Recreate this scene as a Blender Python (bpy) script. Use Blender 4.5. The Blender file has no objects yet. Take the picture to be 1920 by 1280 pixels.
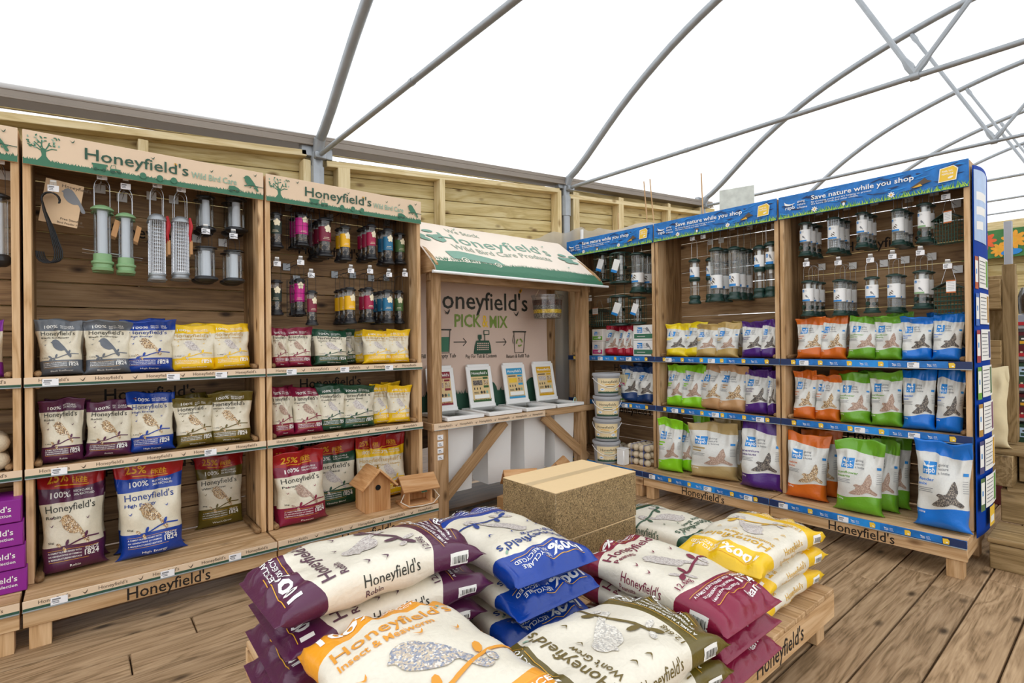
import bpy, math, random
import numpy as np
from mathutils import Matrix, Vector
from mathutils.geometry import tessellate_polygon

S = bpy.context.scene
COL = S.collection
random.seed(7)
PI = math.pi
R = math.radians

# ---------------------------------------------------------------- camera, sky, exposure
F_PX, YAW, PITCH, ROLL, EYE = 982.55, R(50.35), .0011, -.011, 1.4
_d = np.array([math.cos(YAW), math.sin(YAW), 0]); _r = np.array([math.sin(YAW), -math.cos(YAW), 0]); _u = np.array([0, 0, 1.])
FWD = _d * math.cos(PITCH) + _u * math.sin(PITCH)
_u2 = -_d * math.sin(PITCH) + _u * math.cos(PITCH)
RGT = _r * math.cos(ROLL) + _u2 * math.sin(ROLL)
UPV = -_r * math.sin(ROLL) + _u2 * math.cos(ROLL)
cam_data = bpy.data.cameras.new('camera'); cam = bpy.data.objects.new('camera', cam_data); COL.objects.link(cam)
cam_data.sensor_width = 36; cam_data.lens = 36 * F_PX / 1920; cam_data.clip_start = .02
m3 = Matrix([[RGT[i], UPV[i], -FWD[i]] for i in range(3)])
cam.matrix_world = Matrix.Translation((0, 0, EYE)) @ m3.to_4x4()
S.camera = cam
W = bpy.data.worlds.new('sky'); S.world = W; W.use_nodes = True
W.node_tree.nodes['Background'].inputs[0].default_value = (.985, .99, 1, 1)
W.node_tree.nodes['Background'].inputs[1].default_value = 1.0
S.view_settings.view_transform = 'Standard'; S.view_settings.look = 'None'
S.view_settings.gamma = 1; S.view_settings.use_curve_mapping = False
S.view_settings.exposure = 0.75
S.cycles.max_bounces = 10; S.cycles.transparent_max_bounces = 24; S.cycles.diffuse_bounces = 5

# ---------------------------------------------------------------- helpers
def lin(h):
    h = h.lstrip('#'); o = []
    for i in (0, 2, 4):
        c = int(h[i:i + 2], 16) / 255
        o.append(c / 12.92 if c <= .04045 else ((c + .055) / 1.055) ** 2.4)
    return (*o, 1)

def tag(o, label=None, cat=None, group=None, kind=None):
    if label: o['label'] = label
    if cat: o['category'] = cat
    if group: o['group'] = group
    if kind: o['kind'] = kind
    return o

def obj(name, me, parent=None, loc=(0, 0, 0), rot=None):
    o = bpy.data.objects.new(name, me); COL.objects.link(o)
    if parent is not None: o.parent = parent
    o.location = loc
    if rot is not None: o.rotation_euler = rot
    return o

def thing(name, label, cat, loc=(0, 0, 0), rot=None, group=None):
    return tag(obj(name, None, None, loc, rot), label, cat, group)

def dup(src, loc=None, rot=None, scale=None, label=None, group=None):
    def cp(o, par):
        c = o.copy(); COL.objects.link(c)
        if par is not None: c.parent = par
        for ch in o.children: cp(ch, c)
        return c
    c = cp(src, None)
    if loc is not None: c.location = loc
    if rot is not None: c.rotation_euler = rot
    if scale is not None: c.scale = scale
    if label: c['label'] = label
    if group: c['group'] = group
    return c

def smooth(me, ang=38):
    me.shade_smooth(); me.set_sharp_from_angle(angle=R(ang))

class MB:
    """collects shapes and links them as ONE mesh"""
    def __init__(s): s.v = []; s.f = []; s.m = []; s.mats = []
    def mi(s, m):
        if m not in s.mats: s.mats.append(m)
        return s.mats.index(m)
    def add(s, v, f, m):
        b = len(s.v); s.v += [tuple(p) for p in v]; s.f += [tuple(b + i for i in q) for q in f]; s.m += [s.mi(m)] * len(f); return s
    def box(s, c, d, m, ch=.002, rot=None):
        hx, hy, hz = d[0] / 2, d[1] / 2, d[2] / 2; ch = min(ch, hx * .6, hy * .6, hz * .6)
        V = []; idx = {}
        for sx in (-1, 1):
            for sy in (-1, 1):
                for sz in (-1, 1):
                    for ax in range(3):
                        p = [sx * (hx - ch), sy * (hy - ch), sz * (hz - ch)]
                        p[ax] = (sx * hx, sy * hy, sz * hz)[ax]
                        idx[(sx, sy, sz, ax)] = len(V); V.append(p)
        Fs = []
        for ax in range(3):
            o = [i for i in range(3) if i != ax]
            for sg in (-1, 1):
                q = []
                for a, b in ((-1, -1), (1, -1), (1, 1), (-1, 1)):
                    k = [0, 0, 0]; k[ax] = sg; k[o[0]] = a; k[o[1]] = b; q.append(idx[(*k, ax)])
                if (sg > 0) == (ax == 1): q.reverse()
                Fs.append(q)
            for a in (-1, 1):                       # edges along ax
                for b in (-1, 1):
                    k0 = [0, 0, 0]; k0[ax] = -1; k0[o[0]] = a; k0[o[1]] = b
                    k1 = list(k0); k1[ax] = 1
                    Fs.append([idx[(*k0, o[0])], idx[(*k1, o[0])], idx[(*k1, o[1])], idx[(*k0, o[1])]])
        for sx in (-1, 1):
            for sy in (-1, 1):
                for sz in (-1, 1): Fs.append([idx[(sx, sy, sz, a)] for a in range(3)])
        if rot is not None: V = [rot @ Vector(p) for p in V]
        return s.add([(p[0] + c[0], p[1] + c[1], p[2] + c[2]) for p in V], Fs, m)
    def lathe(s, prof, m, seg=20, c=(0, 0, 0)):
        V = []; n = len(prof)
        for r, z in prof:
            for k in range(seg):
                a = 2 * PI * k / seg; V.append((c[0] + r * math.cos(a), c[1] + r * math.sin(a), c[2] + z))
        Fs = [(i * seg + k, i * seg + (k + 1) % seg, (i + 1) * seg + (k + 1) % seg, (i + 1) * seg + k) for i in range(n - 1) for k in range(seg)]
        if prof[0][0] > 1e-6: Fs.append(tuple(reversed(range(seg))))
        if prof[-1][0] > 1e-6: Fs.append(tuple((n - 1) * seg + k for k in range(seg)))
        return s.add(V, Fs, m)
    def tube(s, pts, r, m, seg=6, closed=False, cap=True):
        pts = [Vector(p) for p in pts]; n = len(pts); V = []; nrm = None
        rr = r if isinstance(r, (list, tuple)) else [r] * n
        for i, p in enumerate(pts):
            a = pts[i - 1] if (i or closed) else p; b = pts[(i + 1) % n] if (i < n - 1 or closed) else p
            t = (b - a).normalized()
            if nrm is None: nrm = t.cross(Vector((0, 0, 1)) if abs(t.z) < .9 else Vector((1, 0, 0))).normalized()
            nrm = (nrm - t * nrm.dot(t)).normalized(); bn = t.cross(nrm)
            for k in range(seg):
                q = 2 * PI * k / seg; V.append(p + (nrm * math.cos(q) + bn * math.sin(q)) * rr[i])
        L = n if closed else n - 1
        Fs = [(i * seg + k, i * seg + (k + 1) % seg, ((i + 1) % n) * seg + (k + 1) % seg, ((i + 1) % n) * seg + k) for i in range(L) for k in range(seg)]
        if cap and not closed: Fs += [tuple(reversed(range(seg))), tuple((n - 1) * seg + k for k in range(seg))]
        return s.add(V, Fs, m)
    def prism(s, pts, y0, y1, m):
        """outline in (x,z) extruded along y"""
        n = len(pts); V = [(p[0], y0, p[1]) for p in pts] + [(p[0], y1, p[1]) for p in pts]
        return s.add(V, [tuple(range(n)), tuple(reversed(range(n, 2 * n)))] + [(i, n + i, n + (i + 1) % n, (i + 1) % n) for i in range(n)], m)
    def mesh(s, name, sm=True):
        me = bpy.data.meshes.new(name); me.from_pydata([tuple(p) for p in s.v], [], s.f); me.update()
        for m in s.mats: me.materials.append(m)
        me.polygons.foreach_set('material_index', s.m)
        import bmesh
        b = bmesh.new(); b.from_mesh(me); bmesh.ops.recalc_face_normals(b, faces=b.faces); b.to_mesh(me); b.free()
        if sm: smooth(me)
        return me
    def build(s, name, parent=None, loc=(0, 0, 0), rot=None): return obj(name, s.mesh(name), parent, loc, rot)

def mesh_np(name, V, F, mats=(), midx=None, uv=None, sm=False):
    V = np.asarray(V, np.float32); F = np.asarray(F, np.int32); k = F.shape[1]
    me = bpy.data.meshes.new(name); me.vertices.add(len(V)); me.vertices.foreach_set('co', V.ravel())
    me.loops.add(F.size); me.loops.foreach_set('vertex_index', F.ravel())
    me.polygons.add(len(F)); me.polygons.foreach_set('loop_start', np.arange(0, F.size, k, dtype=np.int32))
    for m in mats: me.materials.append(m)
    if midx is not None: me.polygons.foreach_set('material_index', np.asarray(midx, np.int32))
    if uv is not None:
        l = me.uv_layers.new(name='UVMap'); l.data.foreach_set('uv', np.asarray(uv, np.float32)[F.ravel()].ravel())
    me.update(calc_edges=True); me.validate()
    if sm: me.shade_smooth()
    return me

# local frames of the two shelving runs (x along the front from left to right, y into the bays, z up)
class Frame:
    def __init__(s, ox, oy, rz): s.o = np.array([ox, oy, 0.]); s.rz = rz; c, q = math.cos(rz), math.sin(rz); s.ex = np.array([c, q, 0]); s.ey = np.array([-q, c, 0])
    def w(s, x, y, z): p = s.o + s.ex * x + s.ey * y; return (p[0], p[1], z)
    def at(s, px, py, y):
        """point of the photograph on the plane at depth y of this run -> (x, z)"""
        v = FWD + (px - 960) / F_PX * RGT - (py - 640) / F_PX * UPV
        C = np.array([0, 0, EYE]) - s.o
        t = (y - C @ s.ey) / (v @ s.ey); p = C + t * v
        return p @ s.ex, p[2]
FL = Frame(-.2064, 3.499, 0)
FR = Frame(4.0706, 3.9628, R(-89.27))

# ---------------------------------------------------------------- materials
MAT = {}
def _new(name):
    m = bpy.data.materials.new(name); m.use_nodes = True; MAT[name] = m
    nt = m.node_tree; b = nt.nodes['Principled BSDF']; return m, nt, b
def nd(nt, t, **kw):
    n = nt.nodes.new(t)
    for k, v in kw.items(): setattr(n, k, v)
    return n
def plain(name, col, rough=.5, metal=0, var=.05, scale=30, bump=0, spec=.5, noise_obj=True):
    """one colour with a faint procedural mottling"""
    if name in MAT: return MAT[name]
    m, nt, b = _new(name); c = lin(col)
    tc = nd(nt, 'ShaderNodeTexCoord'); nz = nd(nt, 'ShaderNodeTexNoise'); nz.inputs['Scale'].default_value = scale; nz.inputs['Detail'].default_value = 3
    nt.links.new(tc.outputs['Object'], nz.inputs['Vector'])
    mx = nd(nt, 'ShaderNodeMix', data_type='RGBA')
    mx.inputs[6].default_value = tuple(x * (1 - var) for x in c[:3]) + (1,); mx.inputs[7].default_value = tuple(min(1, x * (1 + var)) for x in c[:3]) + (1,)
    nt.links.new(nz.outputs['Fac'], mx.inputs[0]); nt.links.new(mx.outputs[2], b.inputs['Base Color'])
    b.inputs['Roughness'].default_value = rough; b.inputs['Metallic'].default_value = metal; b.inputs['Specular IOR Level'].default_value = spec
    if bump:
        bp = nd(nt, 'ShaderNodeBump'); bp.inputs['Strength'].default_value = bump; bp.inputs['Distance'].default_value = .004
        nt.links.new(nz.outputs['Fac'], bp.inputs['Height']); nt.links.new(bp.outputs[0], b.inputs['Normal'])
    return m

WOODS = {  # dark grain, mid, light, knot
    'shelf': ('6f5334', '8f6e49', 'a98760', '3d2a18'),
    'edge': ('b08a5c', 'c6a074', 'd8b68c', '6e4c2c'),
    'back': ('735840', '967652', 'ad8e69', '3a291c'),
    'deck': ('a07d54', 'bd986c', 'd2b088', '5e4229'),
    'floor': ('735b3d', '9f8261', 'b99c79', '47351f'),
    'stall': ('8d6c48', 'aa875f', 'bf9c76', '53391f'),
    'wall': ('b09a62', 'c9b47c', 'd8c896', '7f643c'),
    'rail': ('c8b17c', 'dcc796', 'e8d7ac', 'a08656'),
    'house': ('b57f4d', 'cc9864', 'd9ab7c', '8a5a34'),
    'step': ('77603c', '937a52', 'ab9168', '41301c'),
    'dark': ('3c2c1e', '4e3a28', '5c4632', '241a12'),
}
def wood(kind, ax):
    name = 'wood_%s_%s' % (kind, 'xyz'[ax])
    if name in MAT: return MAT[name]
    m, nt, b = _new(name); cd, cm, cl, ck = [lin(h) for h in WOODS[kind]]
    tc = nd(nt, 'ShaderNodeTexCoord'); oi = nd(nt, 'ShaderNodeObjectInfo')
    off = nd(nt, 'ShaderNodeVectorMath', operation='MULTIPLY_ADD')
    cx = nd(nt, 'ShaderNodeCombineXYZ')
    for i in range(3): nt.links.new(oi.outputs['Random'], cx.inputs[i])
    off.inputs[1].default_value = (31, 17, 23); nt.links.new(cx.outputs[0], off.inputs[0]); nt.links.new(tc.outputs['Object'], off.inputs[2])
    def mapped(along, across):
        mp = nd(nt, 'ShaderNodeMapping'); sc = [across] * 3; sc[ax] = along; mp.inputs['Scale'].default_value = sc
        nt.links.new(off.outputs[0], mp.inputs['Vector']); return mp.outputs[0]
    big = nd(nt, 'ShaderNodeTexNoise'); big.inputs['Scale'].default_value = 1; big.inputs['Detail'].default_value = 4; big.inputs['Distortion'].default_value = .8
    nt.links.new(mapped(1.1, 9), big.inputs['Vector'])
    rg = nd(nt, 'ShaderNodeMath', operation='MULTIPLY'); rg.inputs[1].default_value = 6.5 if kind in ('floor', 'step') else 4.0; nt.links.new(big.outputs['Fac'], rg.inputs[0])
    fr = nd(nt, 'ShaderNodeMath', operation='PINGPONG'); fr.inputs[1].default_value = .5; nt.links.new(rg.outputs[0], fr.inputs[0])
    fine = nd(nt, 'ShaderNodeTexNoise'); fine.inputs['Scale'].default_value = 1; fine.inputs['Detail'].default_value = 5
    nt.links.new(mapped(5, 130), fine.inputs['Vector'])
    ad = nd(nt, 'ShaderNodeMath', operation='MULTIPLY_ADD'); ad.inputs[1].default_value = {'floor': .62, 'back': .6}.get(kind, .8); nt.links.new(fr.outputs[0], ad.inputs[0])
    sb = nd(nt, 'ShaderNodeMath', operation='MULTIPLY'); sb.inputs[1].default_value = .62; nt.links.new(fine.outputs['Fac'], sb.inputs[0]); nt.links.new(sb.outputs[0], ad.inputs[2])
    cr = nd(nt, 'ShaderNodeValToRGB'); e = cr.color_ramp.elements; e[0].position = .22; e[0].color = cd; e[1].position = .72; e[1].color = cl
    k = e.new(.44); k.color = cm
    nt.links.new(ad.outputs[0], cr.inputs[0])
    vo = nd(nt, 'ShaderNodeTexVoronoi'); vo.inputs['Scale'].default_value = 1; nt.links.new(mapped(3.4, 7.5), vo.inputs['Vector'])
    kr = nd(nt, 'ShaderNodeValToRGB'); ke = kr.color_ramp.elements; ke[0].position = .06; ke[0].color = (1, 1, 1, 1); ke[1].position = .19; ke[1].color = (0, 0, 0, 1)
    nt.links.new(vo.outputs['Distance'], kr.inputs[0])
    mx = nd(nt, 'ShaderNodeMix', data_type='RGBA'); mx.inputs[7].default_value = ck; nt.links.new(kr.outputs[0], mx.inputs[0]); nt.links.new(cr.outputs[0], mx.inputs[6])
    hs = nd(nt, 'ShaderNodeHueSaturation'); nt.links.new(mx.outputs[2], hs.inputs['Color'])
    vr = nd(nt, 'ShaderNodeMapRange'); vr.inputs[3].default_value = .84; vr.inputs[4].default_value = 1.12; nt.links.new(oi.outputs['Random'], vr.inputs[0]); nt.links.new(vr.outputs[0], hs.inputs['Value'])
    nt.links.new(hs.outputs[0], b.inputs['Base Color']); b.inputs['Roughness'].default_value = .62; b.inputs['Specular IOR Level'].default_value = .3
    bp = nd(nt, 'ShaderNodeBump'); bp.inputs['Strength'].default_value = .25; bp.inputs['Distance'].default_value = .002
    nt.links.new(ad.outputs[0], bp.inputs['Height']); nt.links.new(bp.outputs[0], b.inputs['Normal'])
    return m

_pc = {}
def plank(name, parent, c, d, kind='shelf', ch=.002, rot=None, ax=None):
    """one timber piece; alike pieces share their mesh"""
    ax = max(range(3), key=lambda i: d[i]) if ax is None else ax
    key = (tuple(round(x, 4) for x in d), kind, ax, ch)
    if key not in _pc: _pc[key] = MB().box((0, 0, 0), d, wood(kind, ax), ch).mesh(name)
    return obj(name, _pc[key], parent, c, rot)

def clear(name, tint=(.93, .95, .95), gloss=.14):
    if name in MAT: return MAT[name]
    m, nt, b = _new(name); nt.nodes.remove(b); out = nt.nodes['Material Output']
    t = nd(nt, 'ShaderNodeBsdfTransparent'); t.inputs[0].default_value = (*tint, 1)
    g = nd(nt, 'ShaderNodeBsdfGlossy'); g.inputs['Roughness'].default_value = .08
    lw = nd(nt, 'ShaderNodeLayerWeight'); lw.inputs[0].default_value = .25
    ma = nd(nt, 'ShaderNodeMath', operation='MULTIPLY_ADD'); ma.inputs[1].default_value = .5; ma.inputs[2].default_value = gloss * .5; ma.use_clamp = True
    nt.links.new(lw.outputs['Fresnel'], ma.inputs[0])
    mx = nd(nt, 'ShaderNodeMixShader'); nt.links.new(ma.outputs[0], mx.inputs[0]); nt.links.new(t.outputs[0], mx.inputs[1]); nt.links.new(g.outputs[0], mx.inputs[2]); nt.links.new(mx.outputs[0], out.inputs[0])
    return m
def milky(name, col, through=.4, clearpart=.5):
    """thin plastic film: lets light through, partly clear, partly scattered"""
    m, nt, b = _new(name); nt.nodes.remove(b); out = nt.nodes['Material Output']
    t = nd(nt, 'ShaderNodeBsdfTransparent'); t.inputs[0].default_value = lin(col)
    l = nd(nt, 'ShaderNodeBsdfTranslucent'); d = nd(nt, 'ShaderNodeBsdfDiffuse')
    tc = nd(nt, 'ShaderNodeTexCoord'); nz = nd(nt, 'ShaderNodeTexNoise'); nz.inputs['Scale'].default_value = 2.2; nz.inputs['Detail'].default_value = 5
    mp = nd(nt, 'ShaderNodeMapping'); mp.inputs['Scale'].default_value = (3, 1, 1); nt.links.new(tc.outputs['Object'], mp.inputs[0]); nt.links.new(mp.outputs[0], nz.inputs['Vector'])
    mr = nd(nt, 'ShaderNodeMix', data_type='RGBA'); c = lin(col); mr.inputs[6].default_value = tuple(.93 * x for x in c[:3]) + (1,); mr.inputs[7].default_value = c
    nt.links.new(nz.outputs['Fac'], mr.inputs[0])
    for n in (l, d): nt.links.new(mr.outputs[2], n.inputs[0])
    m1 = nd(nt, 'ShaderNodeMixShader'); m1.inputs[0].default_value = through; nt.links.new(d.outputs[0], m1.inputs[1]); nt.links.new(l.outputs[0], m1.inputs[2])
    m2 = nd(nt, 'ShaderNodeMixShader'); m2.inputs[0].default_value = clearpart; nt.links.new(m1.outputs[0], m2.inputs[1]); nt.links.new(t.outputs[0], m2.inputs[2]); nt.links.new(m2.outputs[0], out.inputs[0])
    return m

def seeds(name, cols, scale=220):
    """photograph of seed: small cells in several colours"""
    m, nt, b = _new(name); tc = nd(nt, 'ShaderNodeTexCoord'); vo = nd(nt, 'ShaderNodeTexVoronoi'); vo.inputs['Scale'].default_value = scale
    nt.links.new(tc.outputs['Object'], vo.inputs['Vector']); cr = nd(nt, 'ShaderNodeValToRGB'); cr.color_ramp.interpolation = 'CONSTANT'
    sp = nd(nt, 'ShaderNodeSeparateColor'); nt.links.new(vo.outputs['Color'], sp.inputs[0]); nt.links.new(sp.outputs[0], cr.inputs[0])
    e = cr.color_ramp.elements
    e[0].color = lin(cols[0]); e[1].position = 1 / len(cols); e[1].color = lin(cols[1])
    for i in range(2, len(cols)): k = e.new(i / len(cols)); k.color = lin(cols[i])
    nt.links.new(cr.outputs[0], b.inputs['Base Color']); b.inputs['Roughness'].default_value = .5
    return m

STEEL = plain('galvanised_steel', 'a2a7ab', .45, .55, .16, 14)
CHROME = plain('bright_wire', 'c9ccd0', .25, .9, .03)
BLACK = plain('black_plastic', '1c1d20', .38, 0, .1)
DKGREEN = plain('dark_green_plastic', '1d3a33', .35, 0, .1)
LTGREEN = plain('sage_green_plastic', '86ad7c', .4)
DKWIRE = plain('dark_green_wire', '2c5448', .4, .2, .05)
BKWIRE = plain('black_wire', '18181a', .35, .3, .05)
WHITE = plain('white_plastic', 'f1f1ef', .35, 0, .015)
TICKET = plain('white_card', 'f4f4f6', .5, 0, .01)
CLEAR = clear('clear_plastic')
BEIGE = plain('beige_board', 'e3c9ab', .6, 0, .03, 12)
BEIGE2 = plain('pink_beige_fabric', 'd8c0b0', .7, 0, .03, 8)
FABRIC = plain('pale_awning_fabric', 'f1e3d3', .75, 0, .02, 10)
GREEN = plain('print_green', '3c7458', .6)
FOREST = plain('print_forest_green', '27503d', .6)
LEAF = plain('print_pale_green', '8fb09b', .6)
INK = plain('print_dark', '33342c', .6)
BROWNINK = plain('print_brown', '5b4a38', .6)
PWHITE = plain('print_white', 'f4f3ee', .5, 0, .01)
GOLD = plain('print_gold', 'e5ac2a', .5)
GREY = plain('print_grey', '84868a', .6)
BURNT = plain('burnt_lettering', '1d140d', .8)
# ---------------------------------------------------------------- flat print (lettering and marks as thin geometry)
_gl = {}
def glyphs(text, bold):
    k = (text, bold)
    if k not in _gl:
        c = bpy.data.curves.new('t', 'FONT'); c.body = text; c.size = 1; c.resolution_u = 2; c.offset = bold
        o = bpy.data.objects.new('t', c); me = bpy.data.meshes.new_from_object(o); me.calc_loop_triangles()
        v = np.empty(len(me.vertices) * 3, np.float32); me.vertices.foreach_get('co', v)
        f = np.empty(len(me.loop_triangles) * 3, np.int32); me.loop_triangles.foreach_get('vertices', f)
        _gl[k] = (v.reshape(-1, 3)[:, :2].astype(float), f.reshape(-1, 3))
        bpy.data.objects.remove(o); bpy.data.curves.remove(c); bpy.data.meshes.remove(me)
    return _gl[k]

def catmull(p, n=4):
    p = np.array(p, float); N = len(p); o = []
    for i in range(N):
        a, b, c, d = p[i - 1], p[i], p[(i + 1) % N], p[(i + 2) % N]
        for k in range(n):
            t = k / n; o.append(.5 * (2 * b + (c - a) * t + (2 * a - 5 * b + 4 * c - d) * t * t + (-a + 3 * b - 3 * c + d) * t ** 3))
    return np.array(o)

class Print:
    def __init__(s): s.e = []; s.lay = 0
    def tri(s, v, f, m): s.e.append((np.asarray(v, float), np.asarray(f, int), m, s.lay)); s.lay += 1; return s
    def text(s, t, x, y, m, size=None, fit=None, hgt=None, align='C', bold=.006, sx=1, rot=0, same=False):
        v, f = glyphs(t, bold); x0, y0 = v.min(0); x1, y1 = v.max(0)
        if size is None: size = fit / (x1 - x0)
        sy = size if hgt is None else hgt / .73
        q = np.empty_like(v); q[:, 0] = (v[:, 0] - {'C': (x0 + x1) / 2, 'L': x0, 'R': x1}[align]) * size * sx; q[:, 1] = v[:, 1] * sy
        if rot: c, k = math.cos(rot), math.sin(rot); q = np.stack([q[:, 0] * c - q[:, 1] * k, q[:, 0] * k + q[:, 1] * c], 1)
        return s.tri(q + [x, y], f, m)
    def poly(s, p, m):
        p = np.array(p, float); t = tessellate_polygon([[Vector((a, b, 0)) for a, b in p]]); return s.tri(p, np.array(t), m) if len(t) else s
    def rect(s, x0, y0, x1, y1, m): return s.tri([(x0, y0), (x1, y0), (x1, y1), (x0, y1)], [(0, 1, 2), (0, 2, 3)], m)
    def ell(s, x, y, a, b, m, rot=0, n=10):
        c, k = math.cos(rot), math.sin(rot); p = [(x + a * math.cos(t) * c - b * math.sin(t) * k, y + a * math.cos(t) * k + b * math.sin(t) * c) for t in np.arange(n) * 2 * PI / n]
        return s.tri(p, [(0, i, i + 1) for i in range(1, n - 1)], m)
    def line(s, pts, w, m):
        p = np.array(pts, float); d = np.gradient(p, axis=0); d /= np.linalg.norm(d, axis=1)[:, None] + 1e-12
        n = np.stack([-d[:, 1], d[:, 0]], 1) * np.reshape(w, (-1, 1)) / 2
        v = np.concatenate([p + n, p - n]); k = len(p)
        return s.tri(v, [q for i in range(k - 1) for q in ((i, k + i, k + i + 1), (i, k + i + 1, i + 1))], m)
    def bird(s, x, y, w, m, flip=1, seed=None):       # perched songbird, beak to the left
        p = catmull([(-.5, .30), (-.43, .36), (-.38, .45), (-.24, .5), (-.1, .44), (.06, .24), (.22, .02), (.31, -.14), (.5, -.48), (.36, -.53), (.2, -.2), (.02, -.22), (-.2, -.14), (-.38, .06), (-.42, .24)], 3)
        return s.poly([(x + flip * a * w, y + b * w) for a, b in p], m)
    def flyer(s, x, y, w, m):                         # songbird in flight, wing raised
        p = catmull([(-.43, .09), (-.35, .17), (-.24, .165), (-.08, .17), (.01, .34), (.1, .55), (.19, .67), (.25, .56), (.29, .42), (.3, .26), (.25, .11), (.36, -.02), (.52, -.15), (.47, -.25), (.3, -.18), (.13, -.14), (.0, -.22), (-.2, -.28), (-.42, -.3), (-.62, -.28), (-.5, -.16), (-.34, -.04), (-.32, .04)], 2)
        return s.poly([(x + a * w, y + b * w) for a, b in p], m)
    def tick(s, x, y, w, m, rot=0):                   # small flying bird / butterfly
        c, k = math.cos(rot), math.sin(rot); p = [(-.5, .3), (-.1, -.05), (.1, -.1), (.45, .45), (.38, 0), (.15, -.35), (-.05, -.3), (-.25, 0)]
        return s.poly([(x + w * (a * c - b * k), y + w * (a * k + b * c)) for a, b in p], m)
    def leaf(s, x, y, w, rot, m): return s.ell(x + math.cos(rot) * w * .5, y + math.sin(rot) * w * .5, w * .5, w * .24, m, rot, 8)
    def branch(s, x, y, w, m, m2=None):
        s.line([(x - .35 * w, y - .1 * w), (x - .15 * w, y - .08 * w), (x + .1 * w, y + .02 * w), (x + .3 * w, y + .07 * w), (x + .55 * w, y + .05 * w)], w * .035, m)
        for i, (a, b, r) in enumerate([(-.33, -.1, 2.4), (-.3, -.1, 3.6), (-.28, -.1, 5.0), (.22, .07, 1.2), (.28, .06, 4.6), (-.22, -.08, 1.2)]): s.leaf(x + a * w, y + b * w, w * .15, r, m if i % 2 or not m2 else m2)
        return s
    def grass(s, x0, x1, y, h, m, n=80, base=0, rnd=random):
        v = []; f = []
        for i in range(n):
            a = x0 + (x1 - x0) * (i + rnd.uniform(.1, .9)) / n; w = (x1 - x0) / n * rnd.uniform(.5, 1.2); k = h * rnd.uniform(.3, 1); t = rnd.uniform(-.6, .6) * k
            v += [(a - w / 2, y), (a + w / 2, y), (a + t, y + k)]; f.append((3 * i, 3 * i + 1, 3 * i + 2))
        s.tri(v, f, m)
        if base: s.rect(x0, y - base, x1, y + h * .12, m)
        return s
    def data(s, fn, L=None, dh=.00025, h0=.0012):
        VV = []; FF = []; MM = []; mats = []; b = 0
        for v, f, m, lay in s.e:
            if m not in mats: mats.append(m)
            if L:
                for _ in range(14):
                    p = v[f]; e = np.linalg.norm(p - np.roll(p, -1, 1), axis=2); j = e.argmax(1); bad = e.max(1) > L
                    if not bad.any(): break
                    g = f[bad]; j = j[bad]; n = np.arange(len(g)); A = g[n, j]; B = g[n, (j + 1) % 3]; C = g[n, (j + 2) % 3]
                    mid = (v[A] + v[B]) / 2; k = len(v) + n; v = np.concatenate([v, mid]); f = np.concatenate([f[~bad], np.stack([A, k, C], 1), np.stack([k, B, C], 1)])
            VV.append(fn(v[:, 0], v[:, 1], h0 + lay * dh)); FF.append(f + b); MM.append(np.full(len(f), mats.index(m))); b += len(v)
        return np.concatenate(VV), np.concatenate(FF), np.concatenate(MM), mats
    def mesh(s, name, fn=None, L=None, dh=.00025, h0=.0012):
        fn = fn or (lambda x, y, h: np.stack([x, np.full_like(x, -h), y], 1))
        V, F, M, mats = s.data(fn, L, dh, h0); return mesh_np(name, V, F, mats, M)
    def build(s, name, parent, loc=(0, 0, 0), rot=None, fn=None, L=None, dh=.0002, h0=.0008): return obj(name, s.mesh(name, fn, L, dh, h0), parent, loc, rot)

HF = "Honeyfield's"
def flat_up(x, y, h): return np.stack([x, y, np.full_like(x, h)], 1)

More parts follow.
